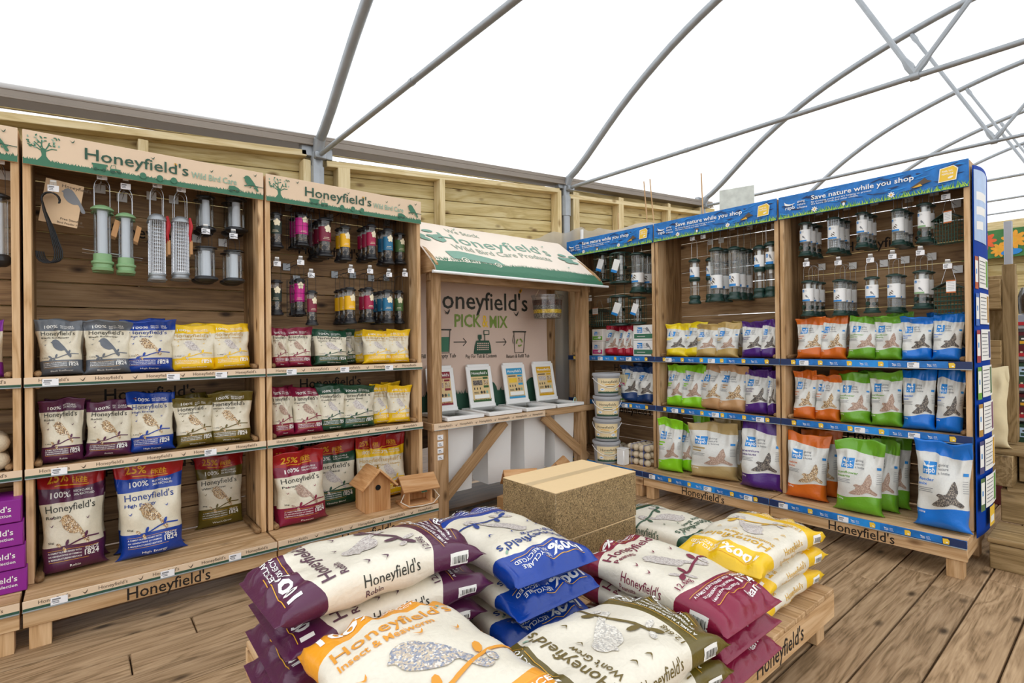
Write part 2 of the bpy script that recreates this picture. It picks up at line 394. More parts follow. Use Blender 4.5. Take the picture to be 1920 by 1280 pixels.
# ---------------------------------------------------------------- seed bags
def sstep(a, b, x): t = np.clip((x - a) / (b - a), 0, 1); return t * t * (3 - 2 * t)
def bag_shape(W_, H_, D_, style='stand', seed=0, n=2.6, flop=0., lean=0., skew=0., droop=0., pleat=1.):
    g_ = np.random.RandomState(seed); NV, M = 30, 48
    t = np.linspace(0, 1, NV); v = .55 * t + .45 * (.5 - .5 * np.cos(PI * t))
    if style == 'stand':
        bot = np.sqrt(1 - (1 - np.clip(v / .11, 0, 1)) ** 2); g = np.maximum(bot * (1 - .93 * sstep(.32, .95, v)), .035)
        e = v
    else:
        e = np.abs(2 * v - 1); g = np.where(e < .958, np.clip(1 - (np.minimum(e, .96) / .962) ** 5.6, 0, 1) ** .54, 0); g = np.maximum(g, .03)
    b = D_ / 2 * g; a = W_ / 2 * (1 - (.15 if style == 'stand' else .12) * g)
    if style == 'stand': a = a * (1 + .05 * np.exp(-((v - .2) / .14) ** 2)) * (1 + .05 * np.exp(-(v / .05) ** 2)) * (1 + .035 * sstep(.88, 1, v))
    if style != 'stand': a = a * (1 - .085 * sstep(.82, 1, e))
    th = np.linspace(-PI, PI, 1441); c, s_ = np.cos(th), np.sin(th)
    px = np.sign(c) * np.abs(c) ** (2 / n); py = .42 * np.sign(s_) * np.abs(s_) ** (2 / n)
    al = np.concatenate([[0], np.cumsum(np.hypot(np.diff(px), np.diff(py)))]); tj = np.interp(np.arange(M) / M * al[-1], al, th)
    c, s_ = np.cos(tj), np.sin(tj); ux = np.sign(c) * np.abs(c) ** (2 / n); uy = np.sign(s_) * np.abs(s_) ** (2 / n)
    U, V = np.meshgrid(ux, v); X = a[:, None] * U; Y = b[:, None] * uy[None]
    f = g_.uniform(0, 6, 12)
    lump = (.075 if style == 'stand' else .05) * D_ * (np.sin(4.2 * U + f[0]) * np.sin(6.5 * V + f[1]) + .8 * np.sin(2.6 * U + f[2] + 5 * V))
    tp = (sstep(.5, .86, V) * (1 - .6 * sstep(.93, 1, V)) if style == 'stand' else sstep(.5, .9, np.abs(2 * V - 1)) * (1 - .8 * sstep(.9, .97, np.abs(2 * V - 1))))
    pl = pleat * .07 * D_ * tp * (1.2 - 2 * np.abs(np.sin(4.5 * U + f[3] + 3 * V)) + .7 * np.sin(15 * U + f[4] - 4 * V))
    low = pleat * .03 * D_ * (np.sin(24 * V + 3 * U + f[5]) * np.abs(U) ** 2 + .6 * np.sin(17 * V - 6 * U + f[6]) * sstep(.1, .6, V))
    fade = np.minimum(1, g / .25)[:, None]
    Y = Y + np.sign(uy)[None] * (lump * np.minimum(1, g / .6)[:, None] * np.abs(uy)[None] ** .5 + (pl + low) * np.abs(uy)[None] ** .5 * fade)
    X = X * (1 + .012 * np.sin(13 * V + f[7]) + .008 * np.sin(29 * V + f[8]))
    if style == 'stand': ang = lean + flop * sstep(.74, .98, v); dv = np.diff(v, prepend=0) * H_
    else: ang = droop * (2 * v - 1) ** 3; dv = np.diff(v, prepend=0) * H_
    am = np.concatenate([[ang[0]], (ang[1:] + ang[:-1]) / 2]); yc = np.cumsum(np.sin(am) * dv); zc = np.cumsum(np.cos(am) * dv)
    P = np.stack([X + skew * V * H_, yc[:, None] + Y * np.cos(ang)[:, None], zc[:, None] - Y * np.sin(ang)[:, None]], 2)
    if style == 'stand':
        tw = sstep(.72, 1, V); P[:, :, 2] += tw * H_ * (.02 * np.sin(2.2 * U + f[9]) + .012 * np.sin(6 * U + f[10])); P[:, :, 1] += tw * D_ * .16 * np.sin(3.1 * U + f[11])
        P[:, :, 2] -= P[:, :, 2].min(); P[:, :, 1] -= P[: NV // 3, :, 1].mean()
    else: P[:, :, 2] -= H_ / 2; P[:, :, 1] -= (yc[NV // 2] + P[:, :, 1].mean()) / 2
    du = np.roll(P, -1, 1) - np.roll(P, 1, 1); dw = np.gradient(P, axis=0); N = np.cross(du, dw); N /= np.linalg.norm(N, axis=2)[:, :, None] + 1e-12
    cen = P.mean(1, keepdims=True); sg = np.sign(((P - cen) * N).sum(2)[NV // 2].mean()); N *= sg
    return dict(P=P, N=N, th=tj, v=v, a=a, b=b, n=n, W=W_, H=H_, D=D_, U=U, V=V, M=M, NV=NV)

def bag_sample(sh, th, v, h):
    M = sh['M']; ext = np.concatenate([sh['th'] - 2 * PI, sh['th'], sh['th'] + 2 * PI]); fi = np.interp(th, ext, np.arange(3 * M) - M)
    fv = np.clip(np.interp(v, sh['v'], np.arange(sh['NV'])), 0, sh['NV'] - 1.001)
    i0 = np.floor(fi).astype(int); a = (fi - i0)[:, None]; j0 = np.floor(fv).astype(int); b = (fv - j0)[:, None]
    def L(G): return (G[j0, i0 % M] * (1 - a) + G[j0, (i0 + 1) % M] * a) * (1 - b) + (G[j0 + 1, i0 % M] * (1 - a) + G[j0 + 1, (i0 + 1) % M] * a) * b
    return L(sh['P']) + L(sh['N']) * h
def bag_front(sh):
    def fn(x, y, h):
        v = y / sh['H']; a = np.interp(v, sh['v'], sh['a']); u = np.clip(x / a, -.985, .985); c = np.sign(u) * np.abs(u) ** (sh['n'] / 2)
        return bag_sample(sh, -np.arccos(np.clip(c, -1, 1)), v, h)
    return fn
def bag_side(sh, side):
    def fn(x, y, h):
        v = .5 - side * x / sh['H'] * -1 if False else .5 + side * x / sh['H']
        b = np.interp(v, sh['v'], sh['b']); q = np.clip(-y / b, -.95, .95); s_ = np.sign(q) * np.abs(q) ** (sh['n'] / 2)
        th = np.arcsin(s_) if side > 0 else -PI - np.arcsin(s_)
        return bag_sample(sh, th, v, h)
    return fn

def bag_mat(name, mid, band, lo, hi, wave=0., corner=0., cap=None, caph=2., line=True, film=.34):
    if name in MAT: return MAT[name]
    m, nt, b = _new(name); uv = nd(nt, 'ShaderNodeUVMap'); sp = nd(nt, 'ShaderNodeSeparateXYZ'); nt.links.new(uv.outputs[0], sp.inputs[0])
    def M(op, a, c=None, d=None):
        n = nd(nt, 'ShaderNodeMath', operation=op)
        for i, q in enumerate((a, c, d)):
            if q is None: continue
            if isinstance(q, (int, float)): n.inputs[i].default_value = q
            else: nt.links.new(q, n.inputs[i])
        return n.outputs[0]
    u, v = sp.outputs[0], sp.outputs[1]                     # u is -1..1 across the front
    wv = M('MULTIPLY', M('SINE', M('MULTIPLY', u, 2.4)), wave)
    u2 = M('MULTIPLY', u, u); cn = M('MULTIPLY', M('MULTIPLY', u2, u2), corner)
    lo_ = M('LESS_THAN', v, M('ADD', M('ADD', wv, cn), lo)); hi_ = M('GREATER_THAN', v, M('SUBTRACT', M('SUBTRACT', hi, wv), cn))
    tc = nd(nt, 'ShaderNodeTexCoord'); nz = nd(nt, 'ShaderNodeTexNoise'); nz.inputs['Scale'].default_value = 90; nz.inputs['Detail'].default_value = 4; nt.links.new(tc.outputs['Object'], nz.inputs['Vector'])
    cm = lin(mid); mx0 = nd(nt, 'ShaderNodeMix', data_type='RGBA'); mx0.inputs[6].default_value = tuple(x * .9 for x in cm[:3]) + (1,); mx0.inputs[7].default_value = tuple(min(1, x * 1.06) for x in cm[:3]) + (1,); nt.links.new(nz.outputs['Fac'], mx0.inputs[0])
    col = mx0.outputs[2]
    def over(col, fac, c):
        x = nd(nt, 'ShaderNodeMix', data_type='RGBA'); nt.links.new(fac, x.inputs[0]); nt.links.new(col, x.inputs[6]); x.inputs[7].default_value = lin(c); return x.outputs[2]
    col = over(col, M('MAXIMUM', lo_, hi_), band)
    if cap: col = over(col, M('GREATER_THAN', v, M('ADD', M('MULTIPLY', u2, .03), caph)), cap)
    nt.links.new(col, b.inputs['Base Color']); b.inputs['Roughness'].default_value = film; b.inputs['Specular IOR Level'].default_value = .5
    b.inputs['Coat Weight'].default_value = .15; b.inputs['Coat Roughness'].default_value = .2
    n2 = nd(nt, 'ShaderNodeTexNoise'); n2.inputs['Scale'].default_value = 26; n2.inputs['Detail'].default_value = 5; n2.inputs['Distortion'].default_value = 1.5; nt.links.new(tc.outputs['Object'], n2.inputs['Vector'])
    bp = nd(nt, 'ShaderNodeBump'); bp.inputs['Strength'].default_value = .35; bp.inputs['Distance'].default_value = .006; nt.links.new(n2.outputs['Fac'], bp.inputs['Height']); nt.links.new(bp.outputs[0], b.inputs['Normal'])
    return m

def bag_body(sh, mat, name):
    M, NV = sh['M'], sh['NV']; V = sh['P'].reshape(-1, 3); j, i = np.meshgrid(np.arange(NV - 1), np.arange(M), indexing='ij'); i2 = (i + 1) % M
    F = np.stack([j * M + i, j * M + i2, (j + 1) * M + i2, (j + 1) * M + i], 2).reshape(-1, 4)
    k = np.arange(1, M // 2); caps = []
    for base in (0, (NV - 1) * M):
        caps.append(np.stack([base + k - 1, base + k, base + M - 1 - k, base + M - k], 1) if base else np.stack([base + k, base + k - 1, base + M - k, base + M - 1 - k], 1))
    F = np.concatenate([F] + caps)
    uv = np.stack([sh['U'].ravel(), sh['V'].ravel()], 1)
    return mesh_np(name, V, F, [mat], None, uv, True)

SEEDMIX = seeds('printed_seed_mix', ['d9c19a', 'b08a5c', '8a6a48', 'e8dcc4', 'c9a878', '6f5a48'])
SEEDGREY = seeds('printed_pale_seed', ['c9c2bc', 'b9aea8', 'd8d2cc', 'a79c98', 'cfc6be'])
SEEDDARK = seeds('printed_dark_seed', ['5a5450', '3e3a38', '7a7068', 'a59a8a', '4a4644'])
SEEDPINK = seeds('printed_peanuts', ['b79a86', 'a58876', 'c9b2a0', '94786a'])
SEEDBLUE = seeds('printed_mealworm_mix', ['9aa0b0', 'c9b9a4', 'e2dcd2', '868c9c', 'd4c4aa', 'b0a8a4'])
HFK = {  # band colour, product name, bird seed, ink of the title, look
    'grey': ('656b73', 'Black Sunflower', 'grey', None, 'grey-banded cream seed bag'),
    'blue': ('0b3d9c', 'High Energy', SEEDMIX, '173a86', 'blue-banded cream seed bag'),
    'yellow': ('f0c40f', 'Sunflower Hearts', SEEDGREY, 'c9a24a', 'yellow-banded cream seed bag'),
    'plum': ('552043', 'Robin', SEEDMIX, None, 'plum-banded cream seed bag'),
    'olive': ('64561a', "Won't Grow", SEEDMIX, None, 'olive-banded cream seed bag'),
    'crimson': ('86133a', 'Peanuts', SEEDPINK, None, 'crimson-banded cream seed bag'),
    'green': ('1d4a33', 'Quality Blend', SEEDGREY, None, 'dark green banded cream seed bag'),
    'purple': ('7d1f92', '', SEEDMIX, None, 'bright purple banded cream seed bag'),
    'orange': ('efa01a', 'Insect & Mealworm', SEEDBLUE, 'd9912a', 'orange-banded cream seed sack'),
}
CREAM = 'ded5be'
def hf_print(kind, W_, H_, big):
    bandc, name, bs, tc, _ = HFK[kind]; p = Print(); band = plain('print_band_%s' % kind, bandc, .45); bm = band if bs == 'grey' else bs; ti = plain('title_%s' % kind, tc, .6) if tc else INK
    top = .665 if big else .80
    if big:
        y = .845; p.text('25%', -.2 * W_, y * H_, GOLD, fit=.3 * W_, bold=.02).text('EXTRA', .12 * W_, (y + .03) * H_, GOLD, fit=.2 * W_, bold=.015).text('FREE', .12 * W_, (y - .01) * H_, GOLD, fit=.22 * W_, bold=.02).rect(-.25 * W_, (y - .035) * H_, .25 * W_, (y - .026) * H_, GOLD)
    y = top + (.055 if big else .055)
    p.text('100%', -.17 * W_, y * H_ - .01 * H_, PWHITE, fit=.28 * W_, bold=.016, hgt=.055 * H_)
    p.text('RECYCLABLE', .16 * W_, (y + .022) * H_, PWHITE, fit=.28 * W_, bold=.01).text('30% RECYCLED', .17 * W_, (y - .012) * H_, PWHITE, fit=.3 * W_, bold=.01)
    p.text(HF, -.38 * W_, (top - .085) * H_, ti, fit=.7 * W_, align='L', bold=.004)
    if name: p.text(name, -.38 * W_, (top - .145) * H_, ti, hgt=.031 * H_, size=.09 * W_, align='L', bold=.012)
    by = (.30 + top - .16) / 2 * H_ + .015 * H_
    p.bird(.0 * W_, by, .40 * W_, bm)
    p.branch(.02 * W_, by - .20 * W_, .62 * W_, band, bm)
    for a, b_ in ((-.30, .18), (-.31, .06), (.2, .12)): p.tick(a * W_, by + b_ * W_, .055 * W_, band)
    p.text('5kg' if big else '1.6kg', -.36 * W_, .295 * H_, INK, hgt=.018 * H_, size=.055 * W_, align='L', bold=.012)
    p.rect(-.36 * W_, .222 * H_, .34 * W_, .225 * H_, GOLD).rect(-.36 * W_, .118 * H_, .2 * W_, .121 * H_, GOLD)
    for i, t in enumerate(('A FAMILY RUN BUSINESS WITH', 'SIX GENERATIONS OF FARMING', '& MANUFACTURING HERITAGE')): p.text(t, -.36 * W_, (.195 - .03 * i) * H_, PWHITE, fit=.46 * W_, align='L', bold=.008)
    p.text('SINCE', .24 * W_, .19 * H_, PWHITE, fit=.18 * W_, bold=.012).text('1824', .24 * W_, .142 * H_, PWHITE, fit=.2 * W_, bold=.02)
    if name: p.text(name, .0, .06 * H_, PWHITE, hgt=.022 * H_, size=.07 * W_)
    return p
RSK = {
    'orange': ('d4691c', 'table', 'mix', SEEDMIX, 'orange and white seed bag'),
    'green': ('68a524', 'sunflower', 'hearts', SEEDPINK, 'green and white seed bag'),
    'blue': ('0f74d4', 'feeder', 'mix', SEEDDARK, 'blue and white seed bag'),
    'lime': ('8ad21e', '', '', SEEDPINK, 'lime green and white seed bag'),
    'violet': ('4a1f78', 'premium', 'peanuts', SEEDDARK, 'dark purple and white peanut bag'),
    'yellow': ('f3d81c', '', '', SEEDDARK, 'yellow and white seed bag'),
    'gold': ('bd9f5e', '', '', SEEDPINK, 'shiny gold and white seed bag'),
    'tan': ('c4986a', '', '', SEEDMIX, 'tan and white seed bag'),
    'sand': ('b39b68', '', '', SEEDPINK, 'sand coloured and white seed bag'),
    'navy': ('14386c', '', '', SEEDDARK, 'navy and white seed bag'),
    'red': ('ad1530', '', '', SEEDPINK, 'red and white seed bag'),
}
LOGO = plain('logo_blue', '1f86d2', .45)
def rs_logo(p, x, y, w, grey=None, sq=True):
    if sq: p.rect(x, y, x + w, y + .85 * w, LOGO); p.rect(x, y + .8 * w, x + .2 * w, y + .85 * w, LOGO)
    p.poly([(x + a * w, y + b * w) for a, b in ((.0, .86), (.12, .72), (.34, .62), (.6, .58), (.95, .62), (.7, .5), (.4, .46), (.16, .5), (.04, .56))], PWHITE)
    p.text('rspb', x + .5 * w, y + .12 * w, PWHITE, fit=.8 * w, bold=.01)
    for i, t in enumerate(('giving', 'nature', 'a home')): p.text(t, x + 1.12 * w, y + (.62 - .28 * i) * w, grey or GREY, fit=(.62, .68, .82)[i] * w, align='L', bold=.004)
    return p
def rs_print(kind, W_, H_):
    bandc, n1, n2, bs, _ = RSK[kind]; p = Print(); band = plain('rprint_%s' % kind, bandc, .45)
    rs_logo(p, -.34 * W_, .60 * H_, .25 * W_)
    if n1: p.text(n1, -.4 * W_, .525 * H_, band, hgt=.034 * H_, size=.108 * W_, align='L', bold=.01).text(n2, -.4 * W_, .475 * H_, band, hgt=.034 * H_, size=.108 * W_, align='L', bold=.01)
    else: p.rect(-.4 * W_, .525 * H_, -.12 * W_, .55 * H_, band).rect(-.4 * W_, .475 * H_, -.2 * W_, .5 * H_, band)
    for i in range(3): p.rect(-.4 * W_, (.44 - .02 * i) * H_, (-.12 - .03 * (i % 2)) * W_, (.446 - .02 * i) * H_, GREY)
    p.flyer(.15 * W_, .35 * H_, .46 * W_, bs)
    p.text('1.25kg', -.4 * W_, .165 * H_, PWHITE, hgt=.02 * H_, size=.06 * W_, align='L', bold=.01)
    p.rect(.36 * W_, .62 * H_, .43 * W_, .655 * H_, LOGO)
    for i in range(6): p.rect(.36 * W_, (.56 - .025 * i) * H_, .43 * W_, (.565 - .025 * i) * H_, GREY)
    return p

HIDE = []          # prototypes (moved to their first place when first used)
_bp = {}
def bag_proto(brand, kind, size, var):
    k = (brand, kind, size, var)
    if k in _bp: return _bp[k]
    W_, H_, D_ = {'s': (.26, .34, .155), 'm': (.26, .36, .15), 'b': (.36, .56, .19), 'rb': (.36, .54, .19)}[size]
    seed = hash_(k); q = np.random.RandomState(seed)
    flop = (-.5, .35, -.9, .1)[var % 4]; sh = bag_shape(W_, H_, D_, 'stand', seed, 2.15 if size in 'sm' else 2.35, (flop if size in 'sm' else flop * .45) + q.uniform(-.2, .2), .10, q.uniform(-.03, .03), pleat=1.5)
    if brand == 'hf':
        big = size == 'b'
        m = bag_mat('bag_%s_%s' % (kind, size), CREAM, HFK[kind][0], .255, .665 if big else .80, 0, .0, 'a8131a' if big else None, .785)
        pr = hf_print(kind, W_, H_, big)
    else:
        m = bag_mat('rbag_%s' % kind, 'dcdcd6', RSK[kind][0], .23, .83, .028, film=.3 if kind != 'gold' else .2); pr = rs_print(kind, W_, H_)
    o = obj('seed_bag', bag_body(sh, m, 'seed_bag'))
    obj('front_print', pr.mesh('front_print', bag_front(sh), .022, .00018, .0012), o)
    _bp[k] = (o, W_, H_, D_); return _bp[k]
def hash_(k): return sum((i + 1) * ord(c) for i, c in enumerate(repr(k))) % 100003
_used = set()
def use(o, loc, rot, scale, label, cat, group):
    """first use moves the prototype itself, later ones are copies"""
    if o.name in _used: o = dup(o, loc, rot, scale)
    else: _used.add(o.name); o.location = loc; o.rotation_euler = rot; o.scale = scale
    return tag(o, label, cat, group)
# ---------------------------------------------------------------- structure: floor
fl = MB().box((3, 1, -.06), (26, 26, .05), wood('dark', 0), 0).build('floor'); tag(fl, kind='structure')
_pl = {}
for row in range(-20, 9):
    yc = 2.569 + .198 * row + .099; x = -4.2 + (row * 1.37) % 2.3
    k = 0
    while x < 9.8:
        L = (3.6, 3.0, 4.2)[(row + k) % 3]
        if x + L > -.6 or True: plank('floor_plank', fl, (x + L / 2, yc, -.0175 + .0012 * math.sin(row * 5.1 + k)), (L - .006, .190, .035), 'floor', .005)
        x += L; k += 1

# ---------------------------------------------------------------- structure: timber wall on the left, under the eaves gutter
WS = .088                                           # the tunnel's eaves rise along the wall
wl = MB().box((3.0, 4.262, 1.72), (9.4, .02, 2.48), wood('dark', 0), 0, Matrix.Rotation(-math.atan(WS), 3, 'Y')).build('wall_left'); tag(wl, kind='structure')
trot = (0, -math.atan(WS), 0)
for i in range(16):
    zc = 2.50 + .124 * (i - 12)
    for x0, x1 in ((-1.6, 1.663), (1.665, 4.371), (4.373, 7.6)):
        xm = (x0 + x1) / 2
        plank('wall_plank', wl, (xm, 4.225 + .002 * (i % 2), zc + WS * (xm - 2)), (x1 - x0, .02, .119), 'wall', .005, trot)
for x, w in ((.335, .055), (1.371, .056), (1.663, .1), (2.591, .055), (4.103, .058), (4.371, .1), (5.175, .09), (6.2, .06), (7.0, .06)):
    zt = 2.70 + .09 * (x + .33) - .03; plank('wall_stud', wl, (x, 4.155, zt / 2 + .6), (w, .11, zt - 1.2), 'rail', .003)
for x0, x1, z0, z1 in ((-1.8, 1.368, 2.565, 2.872), (1.523, 4.11, 2.823, 3.066), (4.252, 7.6, 3.028, 3.30)):
    a = math.atan((z1 - z0) / (x1 - x0)); plank('wall_top_rail', wl, ((x0 + x1) / 2, 4.15, (z0 + z1) / 2), (math.hypot(x1 - x0, z1 - z0), .1, .048), 'rail', .003, (0, -a, 0))
for x0, x1 in ((-1.8, 1.36), (1.53, 4.1), (4.26, 7.6)):
    xm = (x0 + x1) / 2; plank('eaves_board', wl, (xm, 4.34, 2.90 + .074 * xm), (x1 - x0, .02, .09), 'wall', .002, (0, -math.atan(.074), 0))

# ---------------------------------------------------------------- structure: polytunnel roof
FILM = milky('tunnel_film', 'f8fafc', .75, .5)
AH = np.array([(0, .07), (.3, .3), (.81, .715), (1.36, 1.04), (1.8, 1.225), (2.28, 1.375), (2.8, 1.505), (3.6, 1.62), (4.5, 1.68)])
def arch_h(s): s = np.where(s > 4.5, 9 - s, s); return np.interp(s, AH[:, 0], AH[:, 1])
def arch_z(X): return 2.83 + .087 * (X - 1.45)
_s = np.linspace(0, 9, 61)
_h = arch_h(_s); _h = np.convolve(np.pad(_h, 2, mode='edge'), [.1, .2, .4, .2, .1], 'valid')
_t = np.gradient(_h, _s); xs = np.linspace(-3.5, 17, 42)
V = []; F = []
for X in xs:
    for s, h, t in zip(_s, _h, _t): q = math.hypot(1, t); V.append((X, 4.1 - s + .05 * t / q, arch_z(X) + h + .05 / q))
n = len(_s)
for i in range(len(xs) - 1):
    for j in range(n - 1): F.append((i * n + j, i * n + j + 1, (i + 1) * n + j + 1, (i + 1) * n + j))
ceil = obj('ceiling', mesh_np('ceiling', V, F, [FILM], sm=True)); tag(ceil, kind='structure')
def clampring(p, d, r, parent, w=.05):
    d = Vector(d).normalized(); p = Vector(p); MB().tube([p - d * w / 2, p + d * w / 2], r, STEEL, 10).build('pipe_clamp', parent)
for X in (-1.3, 1.45, 4.21, 7.05, 9.85, 12.65, 15.4):
    z = arch_z(X)
    MB().tube([(X, 4.1 - s, z + h) for s, h in zip(_s[::1], _h[::1])], .036, STEEL, 12).build('roof_arch', ceil)
    MB().tube([(X, 4.06, z + .03), (X, -4.86, z + .03)], .0185, STEEL, 10).build('tie_bar', ceil)
    for s0 in (3.16, 5.84):
        for s1 in ((2.5, 4.45) if s0 < 4.5 else (6.5, 4.55)):
            a = Vector((X, 4.1 - s0, z + .045)); b = Vector((X, 4.1 - s1, z + float(arch_h(np.array(s1))) - .03)); d = (b - a).normalized()
            MB().tube([a, a + d * .07, a + d * .13, b - d * .13, b - d * .07, b], [.022, .027, .017, .017, .026, .02], STEEL, 8).build('truss_strut', ceil)
        clampring((X, 4.1 - s0, z + .03), (0, 1, 0), .026, ceil)
    clampring((X, 2.6, z + .03), (0, 1, 0), .021, ceil, .03)
    for sg in ((1,) if True else ()):
        po = MB(); po.tube([(X, 4.115, 0), (X, 4.115, z + .1)], .047, STEEL, 14); po.tube([(X, 4.115, z - .27), (X, 4.115, z - .05)], .056, STEEL, 8); o = po.build('arch_post', ceil)
        br = MB(); br.box((X, 4.13, z + .09), (.24, .06, .13), STEEL, .004); br.tube([(X, 4.09, z + .07), (X, 4.045, z + .15)], .043, STEEL, 12); br.box((X, 4.04, z + .02), (.09, .05, .05), STEEL, .006); br.build('eaves_bracket', ceil)
GUT = plain('gutter_metal', '8d8378', .5, .35, .08, 6)
gx0, gx1 = -2.2, 7.3
g = MB(); L = math.hypot(gx1 - gx0, .074 * (gx1 - gx0))
g.box((0, 0, 0), (L, .16, .05), GUT, .004); g.box((0, -.065, .04), (L, .03, .036), GUT, .004); g.box((0, -.085, -.02), (L, .012, .016), GUT, .003)
g.build('eaves_gutter', ceil, ((gx0 + gx1) / 2, 4.16, 2.835 + .074 * (gx0 + gx1) / 2 + .02), (0, -math.atan(.074), 0))

# ---------------------------------------------------------------- shelving bays
BLUEP = plain('blue_sky_print', '1470bd', .5, 0, .55, 22); NAVYP = plain('navy_print', '1b2f5c', .5, 0, .1); BRIGHT = plain('bright_blue_print', '1f8fe0', .5, 0, .15)
GRASS1 = plain('grass_print', '6fae3a', .6, 0, .3, 80); GRASS2 = plain('grass_light_print', 'a9cf4e', .6, 0, .2, 80); RAIL = plain('ticket_rail_grey', '9fa6a8', .4, .3)
YEL = plain('yellow_tag_print', 'f0c63c', .5)
def hf_fascia(W_):
    p = Print(); h = .165; q = random.Random(3)
    p.rect(-W_ / 2, 0, W_ / 2, .026, GREEN); p.grass(-W_ / 2, W_ / 2, .026, .012, GREEN, 150, 0, q); p.grass(W_ * .36, W_ * .5, .026, .022, GREEN, 40, 0, q)
    x = -W_ * .43                                                      # tree
    p.poly(catmull([(x - .025, .02), (x - .008, .05), (x - .012, .08), (x - .004, .09), (x + .008, .082), (x + .01, .05), (x + .026, .02)], 3), GREEN)
    for pts in ([(x - .008, .075), (x - .03, .09), (x - .06, .1)], [(x - .006, .08), (x - .02, .1), (x - .035, .115)], [(x - .002, .08), (x - .008, .105), (x - .006, .13)], [(x + .006, .08), (x + .016, .1), (x + .022, .12)], [(x + .008, .075), (x + .03, .09), (x + .05, .09)], [(x - .008, .11), (x - .02, .12), (x - .026, .13)]): p.line(pts, .005, GREEN)
    for i in range(30): p.leaf(x + q.uniform(-.07, .065), .085 + q.uniform(.0, .062), .013, q.uniform(0, 6), GREEN if i % 3 else LEAF)
    p.text(HF, -W_ * .075, .068, FOREST, fit=W_ * .42, hgt=.062, bold=.008)
    p.text('Wild Bird Care', W_ * .255, .063, LEAF, fit=W_ * .215, hgt=.036, bold=.014)
    for a, b in ((-.33, .145), (-.02, .135), (.24, .12), (.33, .115), (.455, .14)): p.tick(a * W_, b, .022, FOREST)
    p.rect(-W_ * .255, .026, -W_ * .205, .05, GREEN).rect(-W_ * .26, .046, -W_ * .2, .056, GREEN)
    for a, r in ((-.245, .007), (-.215, .007), (-.18, .010), (-.155, .007), (.335, .01), (.365, .008)): p.ell(a * W_, .027, r, r, FOREST)
    p.rect(-W_ * .19, .03, -W_ * .15, .04, GREEN).line([(-W_ * .19, .04), (-W_ * .185, .058), (-W_ * .17, .058), (-W_ * .168, .04)], .003, GREEN)
    for a in (-.06, .01, .07): p.ell(a * W_, .03, .015, .017, GREEN, 0, 12)
    p.poly([(W_ * .32, .03), (W_ * .325, .052), (W_ * .35, .055), (W_ * .37, .045), (W_ * .385, .03)], GREEN)
    p.bird(W_ * .435, .088, .085, GREEN); p.line([(W_ * .4, .068), (W_ * .44, .075), (W_ * .5, .07)], .004, FOREST)
    for i in range(6): p.leaf(W_ * (.4 + .012 * i), .066, .013, i * 1.3, GREEN)
    p.ell(W_ * .078, .122, .008, .005, GOLD, -.5); p.rect(W_ * .075, .118, W_ * .078, .126, INK)
    return p
def rs_fascia(W_):
    p = Print(); q = random.Random(5)
    for i in range(60): p.ell(q.uniform(-.47, .47) * W_, q.uniform(.02, .15), q.uniform(.015, .05), q.uniform(.002, .006), BRIGHT if i % 2 else NAVYP, q.uniform(-.4, .4), 6)
    p.grass(-W_ / 2, W_ / 2, .001, .05, GRASS1, 110, 0, q).grass(-W_ / 2, W_ / 2, .001, .035, GRASS2, 110, 0, q)
    rs_logo(p, -.46 * W_, .05, .082, PWHITE, False)
    p.text('Save nature while you shop', -.29 * W_, .100, PWHITE, fit=.55 * W_, hgt=.034, align='L', bold=.014)
    p.text('By choosing seeds you are helping to protect', -.29 * W_, .080, PWHITE, fit=.34 * W_, hgt=.011, align='L').text('the future of birds and other wildlife.', -.29 * W_, .064, PWHITE, fit=.27 * W_, hgt=.011, align='L')
    for a in (-.27, .15):
        for k in range(8): p.ell(a * W_ + .012 * math.cos(k * .785), .03 + .012 * math.sin(k * .785), .009, .004, PWHITE, k * .785, 6)
        p.ell(a * W_, .03, .006, .006, GOLD)
    p.ell(-.1 * W_, .042, .018, .01, BROWNINK).ell(-.1 * W_, .028, .008, .012, PWHITE)                    # mushroom
    p.poly([(.24 * W_, .05), (.28 * W_, .075), (.31 * W_, .098), (.325 * W_, .08), (.345 * W_, .07), (.31 * W_, .062), (.27 * W_, .045)], BROWNINK).poly([(.25 * W_, .048), (.29 * W_, .066), (.3 * W_, .05)], GOLD)   # goldfinch in flight
    x, y = .375 * W_, .052
    p.poly([(x - .004, y - .004), (x + .004, y + .08), (x + .07, y + .09), (x + .092, y + .068), (x + .082, y + .0)], PWHITE).poly([(x, y), (x + .008, y + .076), (x + .069, y + .086), (x + .087, y + .066), (x + .078, y + .004)], YEL)
    p.text('FAIR TO', x + .04, y + .055, PWHITE, fit=.05, bold=.02).text('NATURE', x + .042, y + .038, PWHITE, fit=.055, bold=.02).ell(x + .055, y + .02, .014, .006, PWHITE, .3)
    return p
def hf_strip(W_):
    p = Print(); n = 5 if W_ < 1.12 else 6
    p.rect(-W_ / 2, -.0195, W_ / 2, -.008, FOREST)
    for i in range(n):
        x = (-.5 + (i + .5) / n) * W_; p.text(HF, x, .001, BROWNINK, fit=.115, bold=.004)
        if i: p.tick(x - W_ / n / 2, .006, .026, BROWNINK)
    return p
def rs_strip(W_):
    p = Print(); p.rect(-W_ / 2, -.0195, W_ / 2, -.0165, NAVYP); p.rect(-W_ / 2, -.0195, -W_ * .4, .025, NAVYP).rect(W_ * .4, -.0195, W_ / 2, .025, NAVYP).rect(-W_ * .1, -.0195, W_ * .12, .025, BRIGHT)
    for i in range(6):
        x = (-.5 + (i + .5) / 6) * W_; p.poly([(x - .014, -.014), (x - .016, .016), (x + .008, .018), (x + .016, .008), (x + .014, -.014)], YEL).ell(x + .004, -.004, .006, .004, PWHITE)
        if i < 5: rs_logo(p, x + W_ / 12 - .03, -.012, .026, PWHITE, False)
    return p
_c = {}
